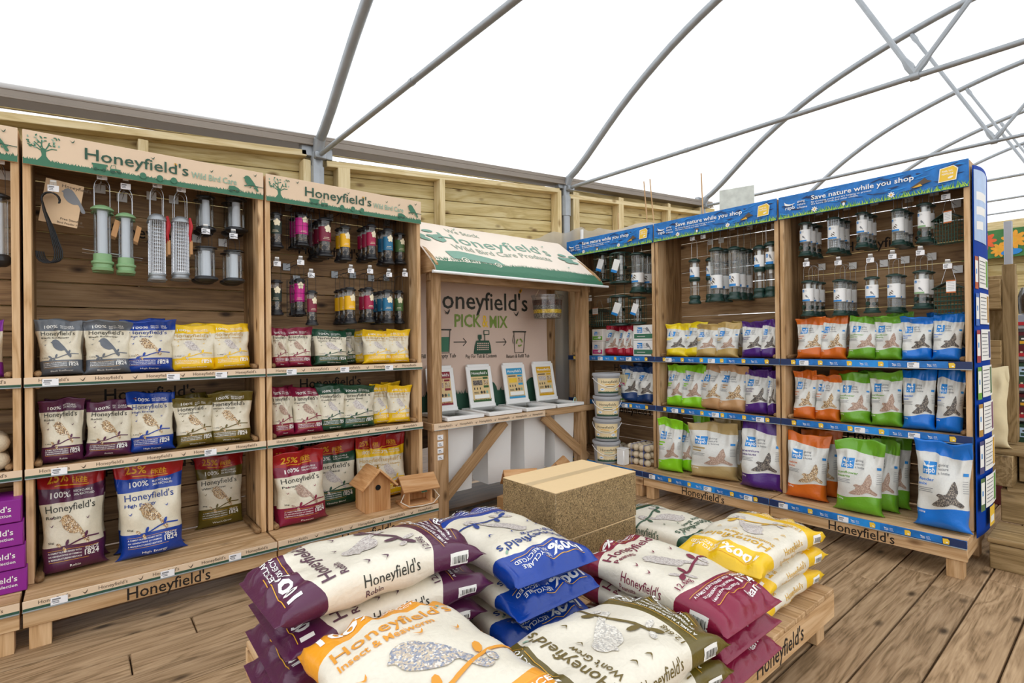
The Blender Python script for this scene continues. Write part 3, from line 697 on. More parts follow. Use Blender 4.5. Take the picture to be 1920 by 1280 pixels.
def cached(k, fn):
    if k not in _c: _c[k] = fn()
    return _c[k]
def tk_mesh():
    m = MB(); m.box((0, 0, 0), (.062, .002, .034), TICKET, .0005)
    for i, (a, b) in enumerate(((-.012, .008), (-.02, -.001), (-.014, -.008))): m.box((a / 2 - .004, -.0012, b), (.03 - i * .004, .0006, .004 if i else .007), GREY, 0)
    return m.mesh('price_ticket')
TK = tk_mesh()
ZS = (1.2507, .8012, .2329)                           # tops of top shelf, middle shelf, deck
def bay(fr, x0, W_, brand, label, tickets, letters=True, skip=()):
    t = thing('shelving_bay', label, 'shelving', fr.w(x0, 0, 0), (0, 0, fr.rz), 'timber shop bays with printed fascias')
    T = .03; DP = .40; hgt = 2.462
    def pk(n, c, d, kind='shelf', **k): return plank(n, t, c, d, kind, **k)
    for x in (T / 2 + .004, W_ - T / 2 - .004):
        for i in range(3): pk('side_plank', (x, .004 + .133 * (i + .5) - .002, (.235 + hgt) / 2), (T, .128, hgt - .235), 'edge' if i == 0 else 'shelf')
    nb = 16
    for i in range(nb): z = .24 + (2.455 - .24) * (i + .5) / nb; pk('back_plank', (W_ / 2, .392 + .002 * (i % 3), z), (W_ - .012, .018, (2.455 - .24) / nb - .0055), 'back', ch=.003)
    for i in range(3): pk('top_plank', (W_ / 2, .004 + .133 * (i + .5), hgt - .010), (W_ - .07, .126, .018), 'back')
    for z in ZS[:2]:
        for i in range(3): pk('shelf_board', (W_ / 2, .018 + .123 * (i + .5), z - .013), (W_ - .07, .119, .024), 'shelf')
        for x, s in ((.050, 1), (W_ - .050, -1)):
            pk('shelf_batten', (x, .19, z + .016), (.03, .34, .03), 'shelf', ch=.010); pk('shelf_batten', (x, .19, z - .044), (.03, .34, .03), 'shelf', ch=.011)
    for i in range(5): pk('deck_board', (W_ / 2, -.196 + .119 * (i + .5), ZS[2] - .012), (W_ - .008, .115, .024), 'deck', ch=.003)
    for x in (.052, W_ - .052): pk('deck_batten', (x, .17, ZS[2] + .018), (.034, .36, .034), 'shelf', ch=.012)
    bb = pk('base_board', (W_ / 2, -.196, .16), (W_ - .006, .026, .1), 'edge')
    for x in (.02, W_ - .02): pk('base_end_board', (x, .1, .16), (.026, .56, .1), 'edge')
    for x in (.062, W_ - .062):
        for y in (-.155, .34): pk('leg', (x, y, .055), (.08, .08, .109), 'edge', ax=2)
    hf = brand == 'hf'
    fa = cached(('fb', W_, brand), lambda: MB().box((0, 0, 0), (W_ - .012, .014, .167), BEIGE if hf else BLUEP, .0015).mesh('fascia_board'))
    fo = obj('fascia_board', fa, t, (W_ / 2, -.008, 2.383))
    me = cached(('fp', W_, brand), lambda: (hf_fascia if hf else rs_fascia)(W_ - .014).mesh('fascia_print', dh=.00012, h0=.0006)); obj('fascia_print', me, fo, (0, -.007, -.083))
    sb = cached(('sb', W_, brand), lambda: MB().box((0, 0, .002), (W_ - .004, .008, .046), BEIGE if hf else BLUEP, .0015).box((0, -.003, -.0225), (W_ - .004, .016, .005), RAIL, .001).mesh('shelf_edge'))
    sp_ = cached(('sp', W_, brand), lambda: (hf_strip if hf else rs_strip)(W_ - .006).mesh('strip_print', dh=.00012, h0=.0004))
    for k, z in enumerate(ZS):
        y = -.001 if k < 2 else -.2135
        e = obj('shelf_edge', sb, t, (W_ / 2, y, z - .024)); obj('strip_print', sp_, e, (0, -.004, 0))
        for x in tickets[k]: obj('price_ticket', TK, e, (x - W_ / 2, -.0075, -.002))
    if letters:
        lm = cached('burnt', lambda: Print().text(HF, 0, 0, BURNT, fit=.37, hgt=.062, bold=.008).mesh('burnt_lettering', h0=.0004)); obj('burnt_lettering', lm, bb, (.02, -.0135, -.043))
        l2 = cached('burnt2', lambda: Print().text(HF, 0, 0, BURNT, fit=.46, hgt=.075, bold=.008).mesh('burnt_lettering', h0=.0004))
        for z in (2.055, 1.08, .64): obj('burnt_lettering', l2, t, (W_ / 2, .3825, z))
    return t
B_ = {}
B_['far'] = bay(FL, -1.115, 1.11, 'hf', 'shelving bay cut off by the left edge of the photo', ((), (), ()), False)
B_['left'] = bay(FL, 0, 1.108, 'hf', 'shelving bay holding grey bags and hanging black hooks, at left', ((.10, .62, .86), (.13, .80), (.13, .56, .88)))
B_['second'] = bay(FL, 1.1115, 1.108, 'hf', 'shelving bay with bird houses on its deck, beside the stall', ((.15, .50, .83), (), ()))
B_['corner'] = bay(FR, 0, 1.095, 'rs', 'blue fascia shelving bay in the corner, behind the stacked buckets', ((.45, .8), (.75,), ()))
B_['middle'] = bay(FR, 1.0984, 1.1, 'rs', 'blue fascia shelving bay with lime and purple bags, middle of three', ((.14, .55), (.2, .58, .95), (.1, .62, .95)))
B_['end'] = bay(FR, 2.2013, 1.107, 'rs', 'blue fascia shelving bay with orange, green and blue bags, rightmost', ((.17, .82), (.52, .82), (.1, .48)))
# ---------------------------------------------------------------- seed bags on the shelves
def atz(fr, px, py, z):
    v = FWD + (px - 960) / F_PX * RGT - (py - 640) / F_PX * UPV; t = (z - EYE) / v[2]; p = np.array([0, 0, EYE]) + t * v - fr.o
    return p @ fr.ex, p @ fr.ey
BAYN = {'far': 'cut-off left bay', 'left': 'left bay', 'second': 'stall-side bay', 'corner': 'corner bay', 'middle': 'middle blue bay', 'end': 'right end bay'}
SHN = ('top shelf', 'middle shelf', 'bottom deck')
BAYX = {'far': -1.115, 'left': 0, 'second': 1.1115, 'corner': 0, 'middle': 1.0984, 'end': 2.2013}
ORD = ('first', 'second', 'third', 'fourth', 'fifth', 'sixth')
def bags(fr, bayk, sh, brand, rows):
    """rows: kind, left, right and top edge in the photograph, depth of its front (or bottom edge py on the deck), size, turn, lean"""
    cnt = {}
    for r in rows: cnt.setdefault((r[0], r[4] > .1 if sh < 2 else r[7] if len(r) > 7 else False), []).append(r)
    for r in rows:
        kind, x0, x1, yt, dep = r[:5]; size = r[5] if len(r) > 5 and r[5] else ('s' if brand == 'hf' and sh < 2 else 'm' if sh < 2 else 'b' if brand == 'hf' else 'rb')
        rz = R(r[6]) if len(r) > 6 and r[6] else R(random.uniform(-4, 4)); back = dep > .1 if sh < 2 else (r[7] if len(r) > 7 else False)
        zs = ZS[sh]
        if sh == 2 and dep > 5: dep = atz(fr, (x0 + x1) / 2, dep, zs)[1]
        q_ = dep + (.05 if sh < 2 else .07); xa, _ = fr.at(x0, yt, q_); xb, _ = fr.at(x1, yt, q_); lo_ = BAYX[bayk] + (.056 if sh < 2 or dep > -.06 else .05); hi_ = BAYX[bayk] + 1.1 - (.056 if sh < 2 or dep > -.06 else 0)
        xa = max(xa, lo_); xb = min(xb, hi_); xm = (xa + xb) / 2; zt = fr.at((x0 + x1) / 2, yt, dep)[1]
        var = (hash_((x0, yt)) % 4) if not (len(r) > 8) else r[8]
        o, W_, H_, D_ = bag_proto(brand, kind, size, var)
        sx = (.995 if sh < 2 else .985) * (xb - xa) / (W_ * .925); sz = (zt - zs) / (H_ * .975); sy = min(1.25, .5 * (sx + sz), max(.5, (.365 - (.045 if sh == 2 else 0) - dep) / D_)); roll = R(random.uniform(-2.2, 2.2))
        same = cnt[(kind, back)]; n = len(same); i = same.index(r); look = (HFK if brand == 'hf' else RSK)[kind][4]
        w = '' if n == 1 else ((('left' if i == 0 else 'right') if n == 2 else ORD[i]) + ' ')
        w += 'one behind' if back else 'one in front'
        use(o, fr.w(xm, dep + D_ * sy * .5, zs + .001 + abs(math.sin(roll)) * W_ * .42), (0, roll if sh < 2 else roll * .4, fr.rz + rz), (sx, sy, sz), '%s, %s, %s, %s' % (look, w, SHN[sh], BAYN[bayk]), 'seed bag', 'seed bags on the shelves')
f, bk = .035, .19
bags(FL, 'far', 0, 'hf', [('purple', -62, 27, 603, f, None, 0)])
bags(FL, 'left', 0, 'hf', [('grey', 62, 157, 603, f), ('grey', 158, 246, 601, f), ('grey', 78, 158, 601, bk), ('blue', 232, 326, 601, f), ('blue', 232, 312, 600, bk), ('yellow', 318, 405, 610, f, None, -3), ('yellow', 398, 478, 608, f), ('yellow', 330, 402, 608, bk)])
bags(FL, 'left', 1, 'hf', [('plum', 66, 157, 753, f), ('plum', 157, 246, 757, f), ('plum', 80, 160, 752, bk), ('plum', 170, 245, 758, bk), ('blue', 241, 327, 740, f), ('olive', 330, 402, 748, f), ('olive', 393, 476, 738, f, None, -8), ('olive', 322, 390, 742, bk), ('olive', 392, 462, 738, bk)])
bags(FL, 'left', 2, 'hf', [('plum', 68, 198, 887, 1078, None, 2), ('plum', 92, 200, 882, .15, None, 2, True), ('blue', 222, 345, 868, 1048, None, 0), ('blue', 218, 340, 868, .10, None, 0, True), ('olive', 367, 458, 857, 989, None, 0)])
bags(FL, 'second', 0, 'hf', [('crimson', 500, 540, 617, f), ('crimson', 534, 583, 615, f), ('green', 590, 652, 620, f, None, 0), ('green', 582, 616, 620, bk), ('green', 636, 666, 619, bk), ('yellow', 682, 735, 620, f, None, 0), ('yellow', 727, 780, 618, f, None, 0), ('yellow', 662, 700, 621, bk), ('yellow', 682, 722, 619, bk)])
bags(FL, 'second', 1, 'hf', [('crimson', 501, 551, 730, f), ('crimson', 549, 606, 730, f), ('crimson', 512, 552, 727, bk), ('green', 596, 647, 727, f), ('green', 640, 702, 725, f, None, -4), ('green', 600, 640, 722, bk), ('yellow', 693, 731, 722, .09), ('yellow', 728, 784, 725, f, None, -5), ('yellow', 716, 758, 718, bk)])
bags(FL, 'second', 2, 'hf', [('crimson', 518, 613, 853, 987, None, 4), ('crimson', 502, 560, 846, .02, None, 2, True), ('green', 580, 667, 834, 953, None, 0), ('yellow', 696, 775, 822, 935, None, 0), ('yellow', 668, 720, 824, .13, None, 0, True)])
bags(FR, 'corner', 0, 'rs', [('green', 1070, 1100, 605, f), ('red', 1134, 1164, 612, f), ('red', 1160, 1178, 612, f), ('red', 1174, 1190, 612, f)])
bags(FR, 'corner', 1, 'rs', [('navy', 1162, 1200, 686, f), ('navy', 1193, 1229, 690, f), ('navy', 1184, 1222, 682, bk)])
bags(FR, 'middle', 0, 'rs', [('yellow', 1237, 1286, 609, f, None, 6), ('yellow', 1278, 1322, 606, .07), ('gold', 1304, 1346, 609, f), ('gold', 1341, 1382, 606, f), ('gold', 1372, 1394, 604, bk), ('violet', 1390, 1434, 603, f), ('violet', 1426, 1466, 602, f)])
bags(FR, 'middle', 1, 'rs', [('lime', 1241, 1283, 686, f), ('lime', 1276, 1318, 687, f), ('tan', 1311, 1354, 686, f), ('tan', 1346, 1398, 687, f), ('violet', 1395, 1441, 694, f), ('violet', 1440, 1470, 697, f), ('violet', 1412, 1446, 690, bk)])
bags(FR, 'middle', 2, 'rs', [('lime', 1222, 1277, 790, 886, None, 8), ('lime', 1274, 1306, 800, .02, None, 0, True), ('lime', 1302, 1332, 784, .13, None, 0, True), ('sand', 1296, 1379, 801, 903, None, 10), ('sand', 1340, 1389, 790, .05, None, 0, True), ('sand', 1378, 1404, 790, .12, None, 0, True), ('violet', 1388, 1463, 797, 922, None, 4), ('violet', 1404, 1464, 794, .12, None, 0, True)])
bags(FR, 'end', 0, 'rs', [('orange', 1494, 1545, 597, f, None, 4), ('orange', 1538, 1586, 594, f), ('orange', 1566, 1602, 594, bk), ('green', 1588, 1643, 594, f, None, 5), ('green', 1640, 1692, 591, f), ('green', 1664, 1712, 588, bk), ('blue', 1690, 1748, 593, f, None, 3), ('blue', 1746, 1808, 590, f), ('blue', 1742, 1790, 588, bk), ('blue', 1790, 1826, 590, bk)])
bags(FR, 'end', 1, 'rs', [('orange', 1480, 1528, 697, f), ('orange', 1526, 1574, 702, f), ('orange', 1552, 1600, 697, bk), ('green', 1573, 1632, 704, f), ('green', 1632, 1692, 698, f), ('green', 1604, 1652, 698, bk), ('blue', 1691, 1752, 696, f), ('blue', 1752, 1821, 697, f)])
bags(FR, 'end', 2, 'rs', [('orange', 1466, 1548, 821, 940, None, 6), ('orange', 1500, 1572, 814, .08, None, 0, True), ('green', 1565, 1652, 834, 967, None, 0), ('green', 1622, 1684, 832, .02, None, 0, True), ('green', 1650, 1706, 824, .14, None, 0, True), ('blue', 1715, 1821, 836, 1000, None, -2), ('blue', 1722, 1822, 832, .08, None, 0, True)])
# ---------------------------------------------------------------- hanging feeders and hooks
def cyl_map(r, z0=0):
    def fn(x, y, h): a = x / r - PI / 2; return np.stack([(r + h) * np.cos(a), (r + h) * np.sin(a), y + z0], 1)
    return fn
def flower(p, x, y, w, m):
    for k in range(5): p.ell(x + .55 * w * math.cos(k * 1.257 + .3), y + .55 * w * math.sin(k * 1.257 + .3), .5 * w, .42 * w, m, k * 1.257 + .3, 10)
    return p.ell(x, y, .5 * w, .5 * w, m)
CREAMP = plain('cream_print', 'f3e8c8', .5, 0, .01)
SLV = {'yellow': 'edb511', 'crimson': 'a01544', 'pink': 'd0218f', 'teal': '1f6f96', 'green': '4a6a3a', 'claret': '7c1a36', 'dark': '20352c'}
FILL = seeds('seed_filling', ['3a3330', '5a4c40', '8a7458', '2c2724'], 160)
def ring(r, z, n=16): return [(r * math.cos(2 * PI * k / n), r * math.sin(2 * PI * k / n), z) for k in range(n)]
def wire_tube(mb, r, z0, z1, n, m, w=.0007, rings=5):
    for k in range(n): a = 2 * PI * k / n; mb.tube([(r * math.cos(a), r * math.sin(a), z0), (r * math.cos(a), r * math.sin(a), z1)], w, m, 3, cap=False)
    for i in range(rings): mb.tube(ring(r, z0 + (z1 - z0) * i / (rings - 1), n), w, m, 3, True)
_fp = {}
INSERT = plain('paper_insert', 'cdd2da', .5, 0, .03)
def feeder(kind):
    """feeder hanging from its origin; body top at z=-.1, bottom at z=-.32, radius .045"""
    if kind in _fp: return _fp[kind]
    root = obj('bird_feeder', None)
    def handle(m=CHROME, w=.03, top=-.1, r=.0014):
        pts = [(-w, 0, top - .01)] + [(-w * math.cos(t) if t <= PI / 2 else -w * math.cos(t), 0, -.035 + .033 * math.sin(t)) for t in np.linspace(0, PI, 9)] + [(w, 0, top - .01)]
        MB().tube(pts, r, m, 5).build('wire_handle', root)
    def lat(n, prof, m, seg=22): return MB().lathe(prof, m, seg).build(n, root)
    def port(z, m, r=.03, sides=(-PI / 2 - .35, PI / 2)):
        for a in sides:
            q = MB(); c = Vector((math.cos(a), math.sin(a), 0)); q.tube([c * (r - .004) + Vector((0, 0, z)), c * (r + .009) + Vector((0, 0, z))], [.011, .013], m, 10); q.tube([c * r + Vector((0, 0, z - .017)), c * (r + .02) + Vector((0, 0, z - .018))], .0025, m, 5); q.build('feeding_port', root)
    def label(p, r, z0, name='label_print'): obj(name, p.mesh(name, cyl_map(r), .012, .0002, .0004), root)
    base, _, arg = kind.partition(':')
    if base == 'sage':
        lat('cap', [(.0, -.094), (.016, -.095), (.034, -.1), (.045, -.108), (.045, -.112), (.03, -.113)], LTGREEN); lat('tube', [(.033, -.112), (.033, -.29)], CLEAR)
        lat('base', [(.033, -.262), (.036, -.264), (.036, -.285), (.044, -.288), (.044, -.294), (.037, -.298), (.037, -.308), (.043, -.31), (.04, -.319), (0, -.32)], LTGREEN); lat('paper_insert', [(.019, -.115), (.019, -.268)], INSERT); handle()
        MB().box((.05, -.012, -.17), (.022, .0015, .06), plain('kraft_card', 'b98a5a', .7), .0004, Matrix.Rotation(.3, 3, 'Y')).build('kraft_tag', root)
        MB().tube([(-.075, -.02, -.252), (.075, .01, -.258)], .0012, CHROME, 4).build('perch', root)
    elif base == 'steelmesh':
        lat('cap', [(.0, -.094), (.02, -.096), (.038, -.104), (.045, -.114), (.045, -.118), (.036, -.118)], STEEL); m = MB(); wire_tube(m, .037, -.30, -.115, 26, CHROME, .0009, 16); m.build('mesh_tube', root)
        lat('base', [(.038, -.296), (.041, -.297), (.041, -.302), (.037, -.305), (.037, -.312), (.045, -.314), (.043, -.319), (0, -.32)], STEEL); lat('inner_cup', [(.026, -.29), (.026, -.305)], WHITE); handle()
        m = MB(); rd = plain('red_ribbon', 'b3141c', .5)
        m.tube([(.045, -.01, -.10), (.052, -.015, -.13), (.046, -.012, -.16), (.05, -.014, -.185)], [.006, .011, .008, .003], rd, 6); m.box((.052, -.015, -.205), (.014, .0015, .05), plain('kraft_card', 'b98a5a', .7), .0004); m.build('ribbon_tag', root)
    elif base == 'blackpot':
        lat('cap', [(0, -.096), (.03, -.097), (.056, -.103), (.058, -.108), (.04, -.112), (.03, -.115)], BLACK); lat('tube', [(.045, -.113), (.045, -.292)], CLEAR); lat('paper_insert', [(.021, -.125), (.024, -.285)], INSERT)
        lat('seed_tray', [(.045, -.283), (.05, -.286), (.06, -.291), (.061, -.303), (.05, -.313), (.03, -.32), (0, -.32)], BLACK); handle(BKWIRE)
    elif base in ('sleeve', 'cage'):
        c = plain('sleeve_' + arg, SLV[arg], .45); rt = .034 if base == 'sleeve' else .036
        lat('cap', [(0, -.098), (.022, -.098), (.028, -.1), (.03, -.106), (.041, -.111), (.041, -.117), (.034, -.119)], BLACK); lat('tube', [(rt, -.118), (rt, -.295)], CLEAR); lat('seed_filling', [(rt - .004, -.225), (rt - .004, -.29)], FILL)
        lat('base', [(.034, -.285), (.036, -.287), (.036, -.297), (.046, -.309), (.046, -.317), (.04, -.32), (0, -.32)], BLACK)
        z1, z0 = (-.152, -.235) if base == 'sleeve' else (-.13, -.24); lat('sleeve', [(rt + .0008, z1), (rt + .0008, z0)], c)
        p = flower(Print(), .012, z1 - .012, .022, CREAMP); p.rect(-.018, z0 + .012, .02, z0 + .014, CREAMP).rect(-.014, z0 + .02, .016, z0 + .022, CREAMP).tick(.012, z1 - .03, .01, c); label(p, rt + .001, 0)
        handle(BKWIRE, .03)
        if base == 'cage': m = MB(); wire_tube(m, .058, -.325, -.1, 14, BKWIRE, .0012, 6); m.tube([(-.058, 0, -.325), (.058, 0, -.325)], .0012, BKWIRE, 4); m.tube([(0, -.058, -.325), (0, .058, -.325)], .0012, BKWIRE, 4); m.build('wire_cage', root)
        else: port(-.272, BLACK, .034)
    elif base in ('seedtube', 'nutmesh', 'wildlife', 'tallmesh', 'twinport'):
        gm = DKGREEN; tall = base in ('tallmesh', 'twinport'); rt = .034
        lat('cap', [(0, -.096), (.018, -.097), (.03, -.1), (.043, -.106), (.044, -.112), (.034, -.115)], gm)
        if base in ('nutmesh', 'tallmesh'): m = MB(); wire_tube(m, rt, -.30, -.113, 20, CHROME, .0008, 5 if base == 'tallmesh' else 14); m.build('mesh_tube', root); lat('inner_tube', [(rt - .002, -.114), (rt - .002, -.3)], CLEAR)
        else: lat('tube', [(rt, -.114), (rt, -.3)], CLEAR); lat('paper_insert', [(.014, -.12), (.014, -.225)], WHITE)
        if base == 'twinport':
            for z in (-.20, -.29): lat('port_collar', [(rt, z + .012), (rt + .006, z + .008), (rt + .008, z), (rt + .002, z - .01)], gm)
        lat('base', [(rt, -.288), (rt + .003, -.291), (rt + .004, -.303), (.048, -.313), (.047, -.319), (0, -.32)], gm)
        z1, z0 = {'seedtube': (-.15, -.228), 'nutmesh': (-.155, -.235), 'wildlife': (-.15, -.235), 'tallmesh': (-.212, -.265), 'twinport': (-.14, -.19)}[base]
        lat('label_sleeve', [(rt + .0015, z1), (rt + .0015, z0)], WHITE); p = Print(); p.rect(-.03, z0 + .001, .03, z0 + .011, LOGO if arg != 'green' else LTGREEN)
        w = .016; p.rect(-.022, z1 - .022, -.006, z1 - .008, LOGO).poly([(-.021, z1 - .009), (-.018, z1 - .014), (-.009, z1 - .016), (-.014, z1 - .019)], PWHITE).rect(-.003, z1 - .012, .012, z1 - .011, GREY).rect(-.003, z1 - .017, .014, z1 - .016, GREY)
        if base in ('nutmesh', 'tallmesh'):
            for a, b in ((.004, .028), (.012, .024), (.0, .02), (.014, .036)): p.bird(a, z0 + b, .012, (BROWNINK, LEAF, INK, GOLD)[int(b * 1000) % 4])
        else: p.bird(.012, z0 + .028, .022, GREY)
        label(p, rt + .0016, 0); handle(CHROME, .032)
        if base in ('seedtube', 'wildlife'): port(-.262, gm)
    elif base == 'guard':
        lat('cap', [(0, -.094), (.03, -.096), (.062, -.104), (.066, -.112), (.05, -.114)], DKGREEN); lat('tube', [(.026, -.114), (.026, -.3)], CLEAR); lat('paper_insert', [(.012, -.12), (.012, -.25)], WHITE)
        lat('base', [(.03, -.296), (.05, -.3), (.066, -.308), (.066, -.316), (.03, -.32), (0, -.32)], DKGREEN); m = MB(); wire_tube(m, .064, -.31, -.108, 14, DKWIRE, .0013, 6); m.build('wire_cage', root); handle(DKWIRE, .035); port(-.2, DKGREEN, .026)
        m = MB(); m.box((.03, -.072, -.2), (.05, .0015, .085), WHITE, .0004, Matrix.Rotation(.35, 3, 'Y')); m.box((.016, -.073, -.236), (.05, .0015, .018), LOGO, .0004, Matrix.Rotation(.35, 3, 'Y')); m.build('swing_tag', root)
    elif base == 'suet':
        r = MB(); r.add([(-.12, -.06, -.15), (0, -.06, -.1), (.12, -.06, -.15), (-.12, .06, -.15), (0, .06, -.1), (.12, .06, -.15), (-.12, -.06, -.154), (0, -.06, -.105), (.12, -.06, -.154), (-.12, .06, -.154), (0, .06, -.105), (.12, .06, -.154)], [(0, 1, 4, 3), (1, 2, 5, 4), (6, 9, 10, 7), (7, 10, 11, 8), (0, 6, 7, 1), (1, 7, 8, 2), (3, 4, 10, 9), (4, 5, 11, 10), (0, 3, 9, 6), (2, 8, 11, 5)], DKGREEN); r.build('roof', root)
        m = MB()
        for i in range(9):
            x = -.1 + .025 * i
            for y in (-.045, .045): m.tube([(x, y, -.32), (x, y, -.14)], .0019, DKWIRE, 4)
            m.tube([(x, -.045, -.32), (x, .045, -.32)], .0013, DKWIRE, 4)
        for i in range(7):
            z = -.32 + .029 * i
            for y in (-.045, .045): m.tube([(-.1, y, z), (.1, y, z)], .0019, DKWIRE, 4)
            for x in (-.1, .1): m.tube([(x, -.045, z), (x, .045, z)], .0019, DKWIRE, 4)
        m.build('wire_basket', root); m = MB(); m.tube([(-.06, 0, -.125), (-.015, 0, 0), (.02, 0, 0), (.06, 0, -.125)], .0015, CHROME, 5); m.build('wire_handle', root)
        m = MB(); OR = plain('tag_orange', 'c56a2a', .5); m.box((.03, -.062, -.14), (.07, .002, .085), WHITE, .0004); m.box((.03, -.0625, -.101), (.07, .002, .008), OR, .0004); m.box((.03, -.0625, -.178), (.07, .002, .009), OR, .0004)
        for i in range(5): m.box((.03, -.0635, -.112 - .011 * i), (.05, .0008, .002), GREY, 0)
        m.build('swing_tag', root)
    _fp[kind] = root; return root
LOOK = {'sage': 'sage green tube feeder', 'steelmesh': 'steel mesh feeder, red ribbon', 'blackpot': 'clear-sided black pot feeder', 'seedtube': 'white-labelled green seed feeder', 'nutmesh': 'white-labelled green nut feeder',
        'wildlife': 'wide white-labelled seed feeder', 'tallmesh': 'tall slim mesh feeder', 'twinport': 'slim two-port tube feeder', 'guard': 'round caged green feeder', 'suet': 'roofed wire suet basket'}
LOOK['wildlife:green'] = LOOK['wildlife']
for k in SLV: LOOK['sleeve:' + k] = {'teal': 'blue', 'green': 'olive', 'dark': 'dark green'}.get(k, k) + '-sleeved black tube feeder'; LOOK['cage:' + k] = k + '-sleeved feeder in black wire cage'
_hk = {}
def hook_proto(kind):
    if kind not in _hk:
        o = obj('display_hook', None); wm = CHROME if kind == 'w' else BKWIRE; m = MB()
        m.tube([(0, .29, .0), (0, .0, 0), (0, -.02, .012)], .0018, wm, 5); m.tube([(0, .29, .03), (0, .05, .03), (0, -.012, .034)], .0013, wm, 5); m.box((0, .289, .012), (.05, .004, .05), WHITE if kind == 'w' else STEEL, .001); m.build('rod', o)
        c = MB(); c.box((0, -.015, .026), (.03, .004, .032), CLEAR, .001); c.tube([(-.012, -.015, .044), (.012, -.015, .044)], .006, WHITE, 6); c.build('ticket_holder', o)
        obj('price_ticket', TK, o, (0, -.02, .006)).scale = (.72, 1, .95); _hk[kind] = o
    return _hk[kind]
def hooks(fr, bayk, rowname, entries, y0=.085, ticket=True, hk='w'):
    """entries: feeder kind, left/right/top/bottom edge in the photograph, how many hang behind it, depth"""
    for i, e in enumerate(entries):
        kind, x0, x1, yt, yb = e[:5]; nb = e[5]; dep = e[6] if len(e) > 6 else y0
        xa = fr.at(x0, yt, dep)[0]; xb = fr.at(x1, yt, dep)[0]; xm, z1 = fr.at((x0 + x1) / 2, yt, dep); z0 = fr.at((x0 + x1) / 2, yb, dep)[1]
        wd = {'suet': .24, 'guard': .132, 'blackpot': .122, 'cage': .118}.get(kind.split(':')[0], .09)
        sx = min(1.7, (xb - xa) / wd); sz = (z1 - z0) / .22; rad = wd / 2 * sx; hz = z1 + .1 * sz; zt = min(hz, 2.29); hs = (zt - z1) / .1
        for k in range(nb + 1):
            d = dep + k * min(2.05 * rad, .235 / max(nb, 1)); w = 'front one' if k == 0 else ('one behind' if nb == 1 else ORD[k] + ' one back')
            o = use(feeder(kind), fr.w(xm + .004 * k, d, z1 + .1 * sz), (0, 0, fr.rz + random.uniform(-.25, .25) - .2), (sx, sx, sz), '%s, %s on %s hook, %s row, %s' % (LOOK[kind], w if nb else 'alone', ORD[i] if i < 6 else 'seventh', rowname, BAYN[bayk]), 'bird feeder', 'hanging bird feeders')
        h = use(hook_proto(hk), fr.w(xm, .075, min(z1 + .1 * sz - .0068, 2.405)), (0, 0, fr.rz), (1, 1, 1), 'display hook with price ticket, %s from left, %s row, %s' % (ORD[i] if i < 6 else 'seventh', rowname, BAYN[bayk]), 'hook', 'display hooks')
hooks(FL, 'far', 'upper', [('blackpot', -24, 22, 365, 500, 0)])
hooks(FL, 'left', 'upper', [('sage', 169, 214, 388, 508, 1), ('sage', 216, 255, 402, 513, 1), ('steelmesh', 276, 313, 404, 526, 1), ('steelmesh', 321, 357, 409, 524, 1), ('blackpot', 366, 405, 368, 437, 1, .16), ('blackpot', 421, 464, 373, 438, 1, .16)])
hooks(FL, 'left', 'lower', [('blackpot', 364, 409, 463, 529, 1), ('blackpot', 418, 459, 470, 532, 1)], .05)
hooks(FL, 'second', 'upper', [('sleeve:dark', 503, 531, 399, 465, 1), ('cage:pink', 547, 584, 402, 462, 1), ('sleeve:claret', 594, 623, 409, 482, 2), ('sleeve:yellow', 635, 658, 424, 489, 1), ('sleeve:crimson', 685, 706, 421, 487, 2), ('sleeve:teal', 716, 738, 429, 496, 1), ('sleeve:green', 738, 760, 437, 496, 0, .16)], hk='b')
hooks(FL, 'second', 'lower', [('sleeve:dark', 504, 531, 525, 591, 0), ('cage:pink', 546, 577, 523, 590, 1), ('sleeve:claret', 573, 596, 545, 610, 0, .05), ('sleeve:yellow', 643, 668, 539, 607, 2), ('sleeve:crimson', 680, 702, 539, 605, 1), ('sleeve:teal', 715, 738, 544, 607, 2), ('sleeve:green', 738, 757, 545, 607, 0, .16)], hk='b')
hooks(FR, 'corner', 'upper', [('guard', 1117, 1143, 474, 529, 0, .16), ('guard', 1144, 1184, 474, 533, 0), ('tallmesh', 1181, 1210, 474, 549, 1)])
hooks(FR, 'corner', 'lower', [('suet', 1102, 1145, 578, 612, 0, .2), ('guard', 1146, 1179, 554, 611, 0), ('guard', 1181, 1209, 557, 608, 0)], hk='w')
hooks(FR, 'middle', 'upper', [('twinport', 1292, 1312, 486, 570, 0), ('twinport', 1323, 1338, 484, 567, 0, .16), ('tallmesh', 1330, 1356, 465, 566, 1), ('tallmesh', 1365, 1388, 463, 562, 2), ('twinport', 1412, 1435, 461, 559, 0), ('twinport', 1433, 1457, 454, 557, 0)])
hooks(FR, 'end', 'upper', [('seedtube', 1497, 1522, 417, 481, 2), ('nutmesh', 1549, 1576, 408, 475, 2), ('seedtube', 1603, 1629, 398, 465, 2), ('nutmesh', 1669, 1698, 392, 461, 2), ('wildlife:green', 1717, 1748, 381, 456, 1), ('suet', 1748, 1808, 398, 456, 0, .12)])
hooks(FR, 'end', 'lower', [('seedtube', 1502, 1528, 526, 593, 2), ('nutmesh', 1560, 1589, 524, 592, 2), ('seedtube', 1619, 1650, 519, 587, 0), ('nutmesh', 1660, 1692, 514, 586, 1), ('wildlife:green', 1710, 1746, 507, 579, 1), ('suet', 1748, 1810, 527, 588, 0)])
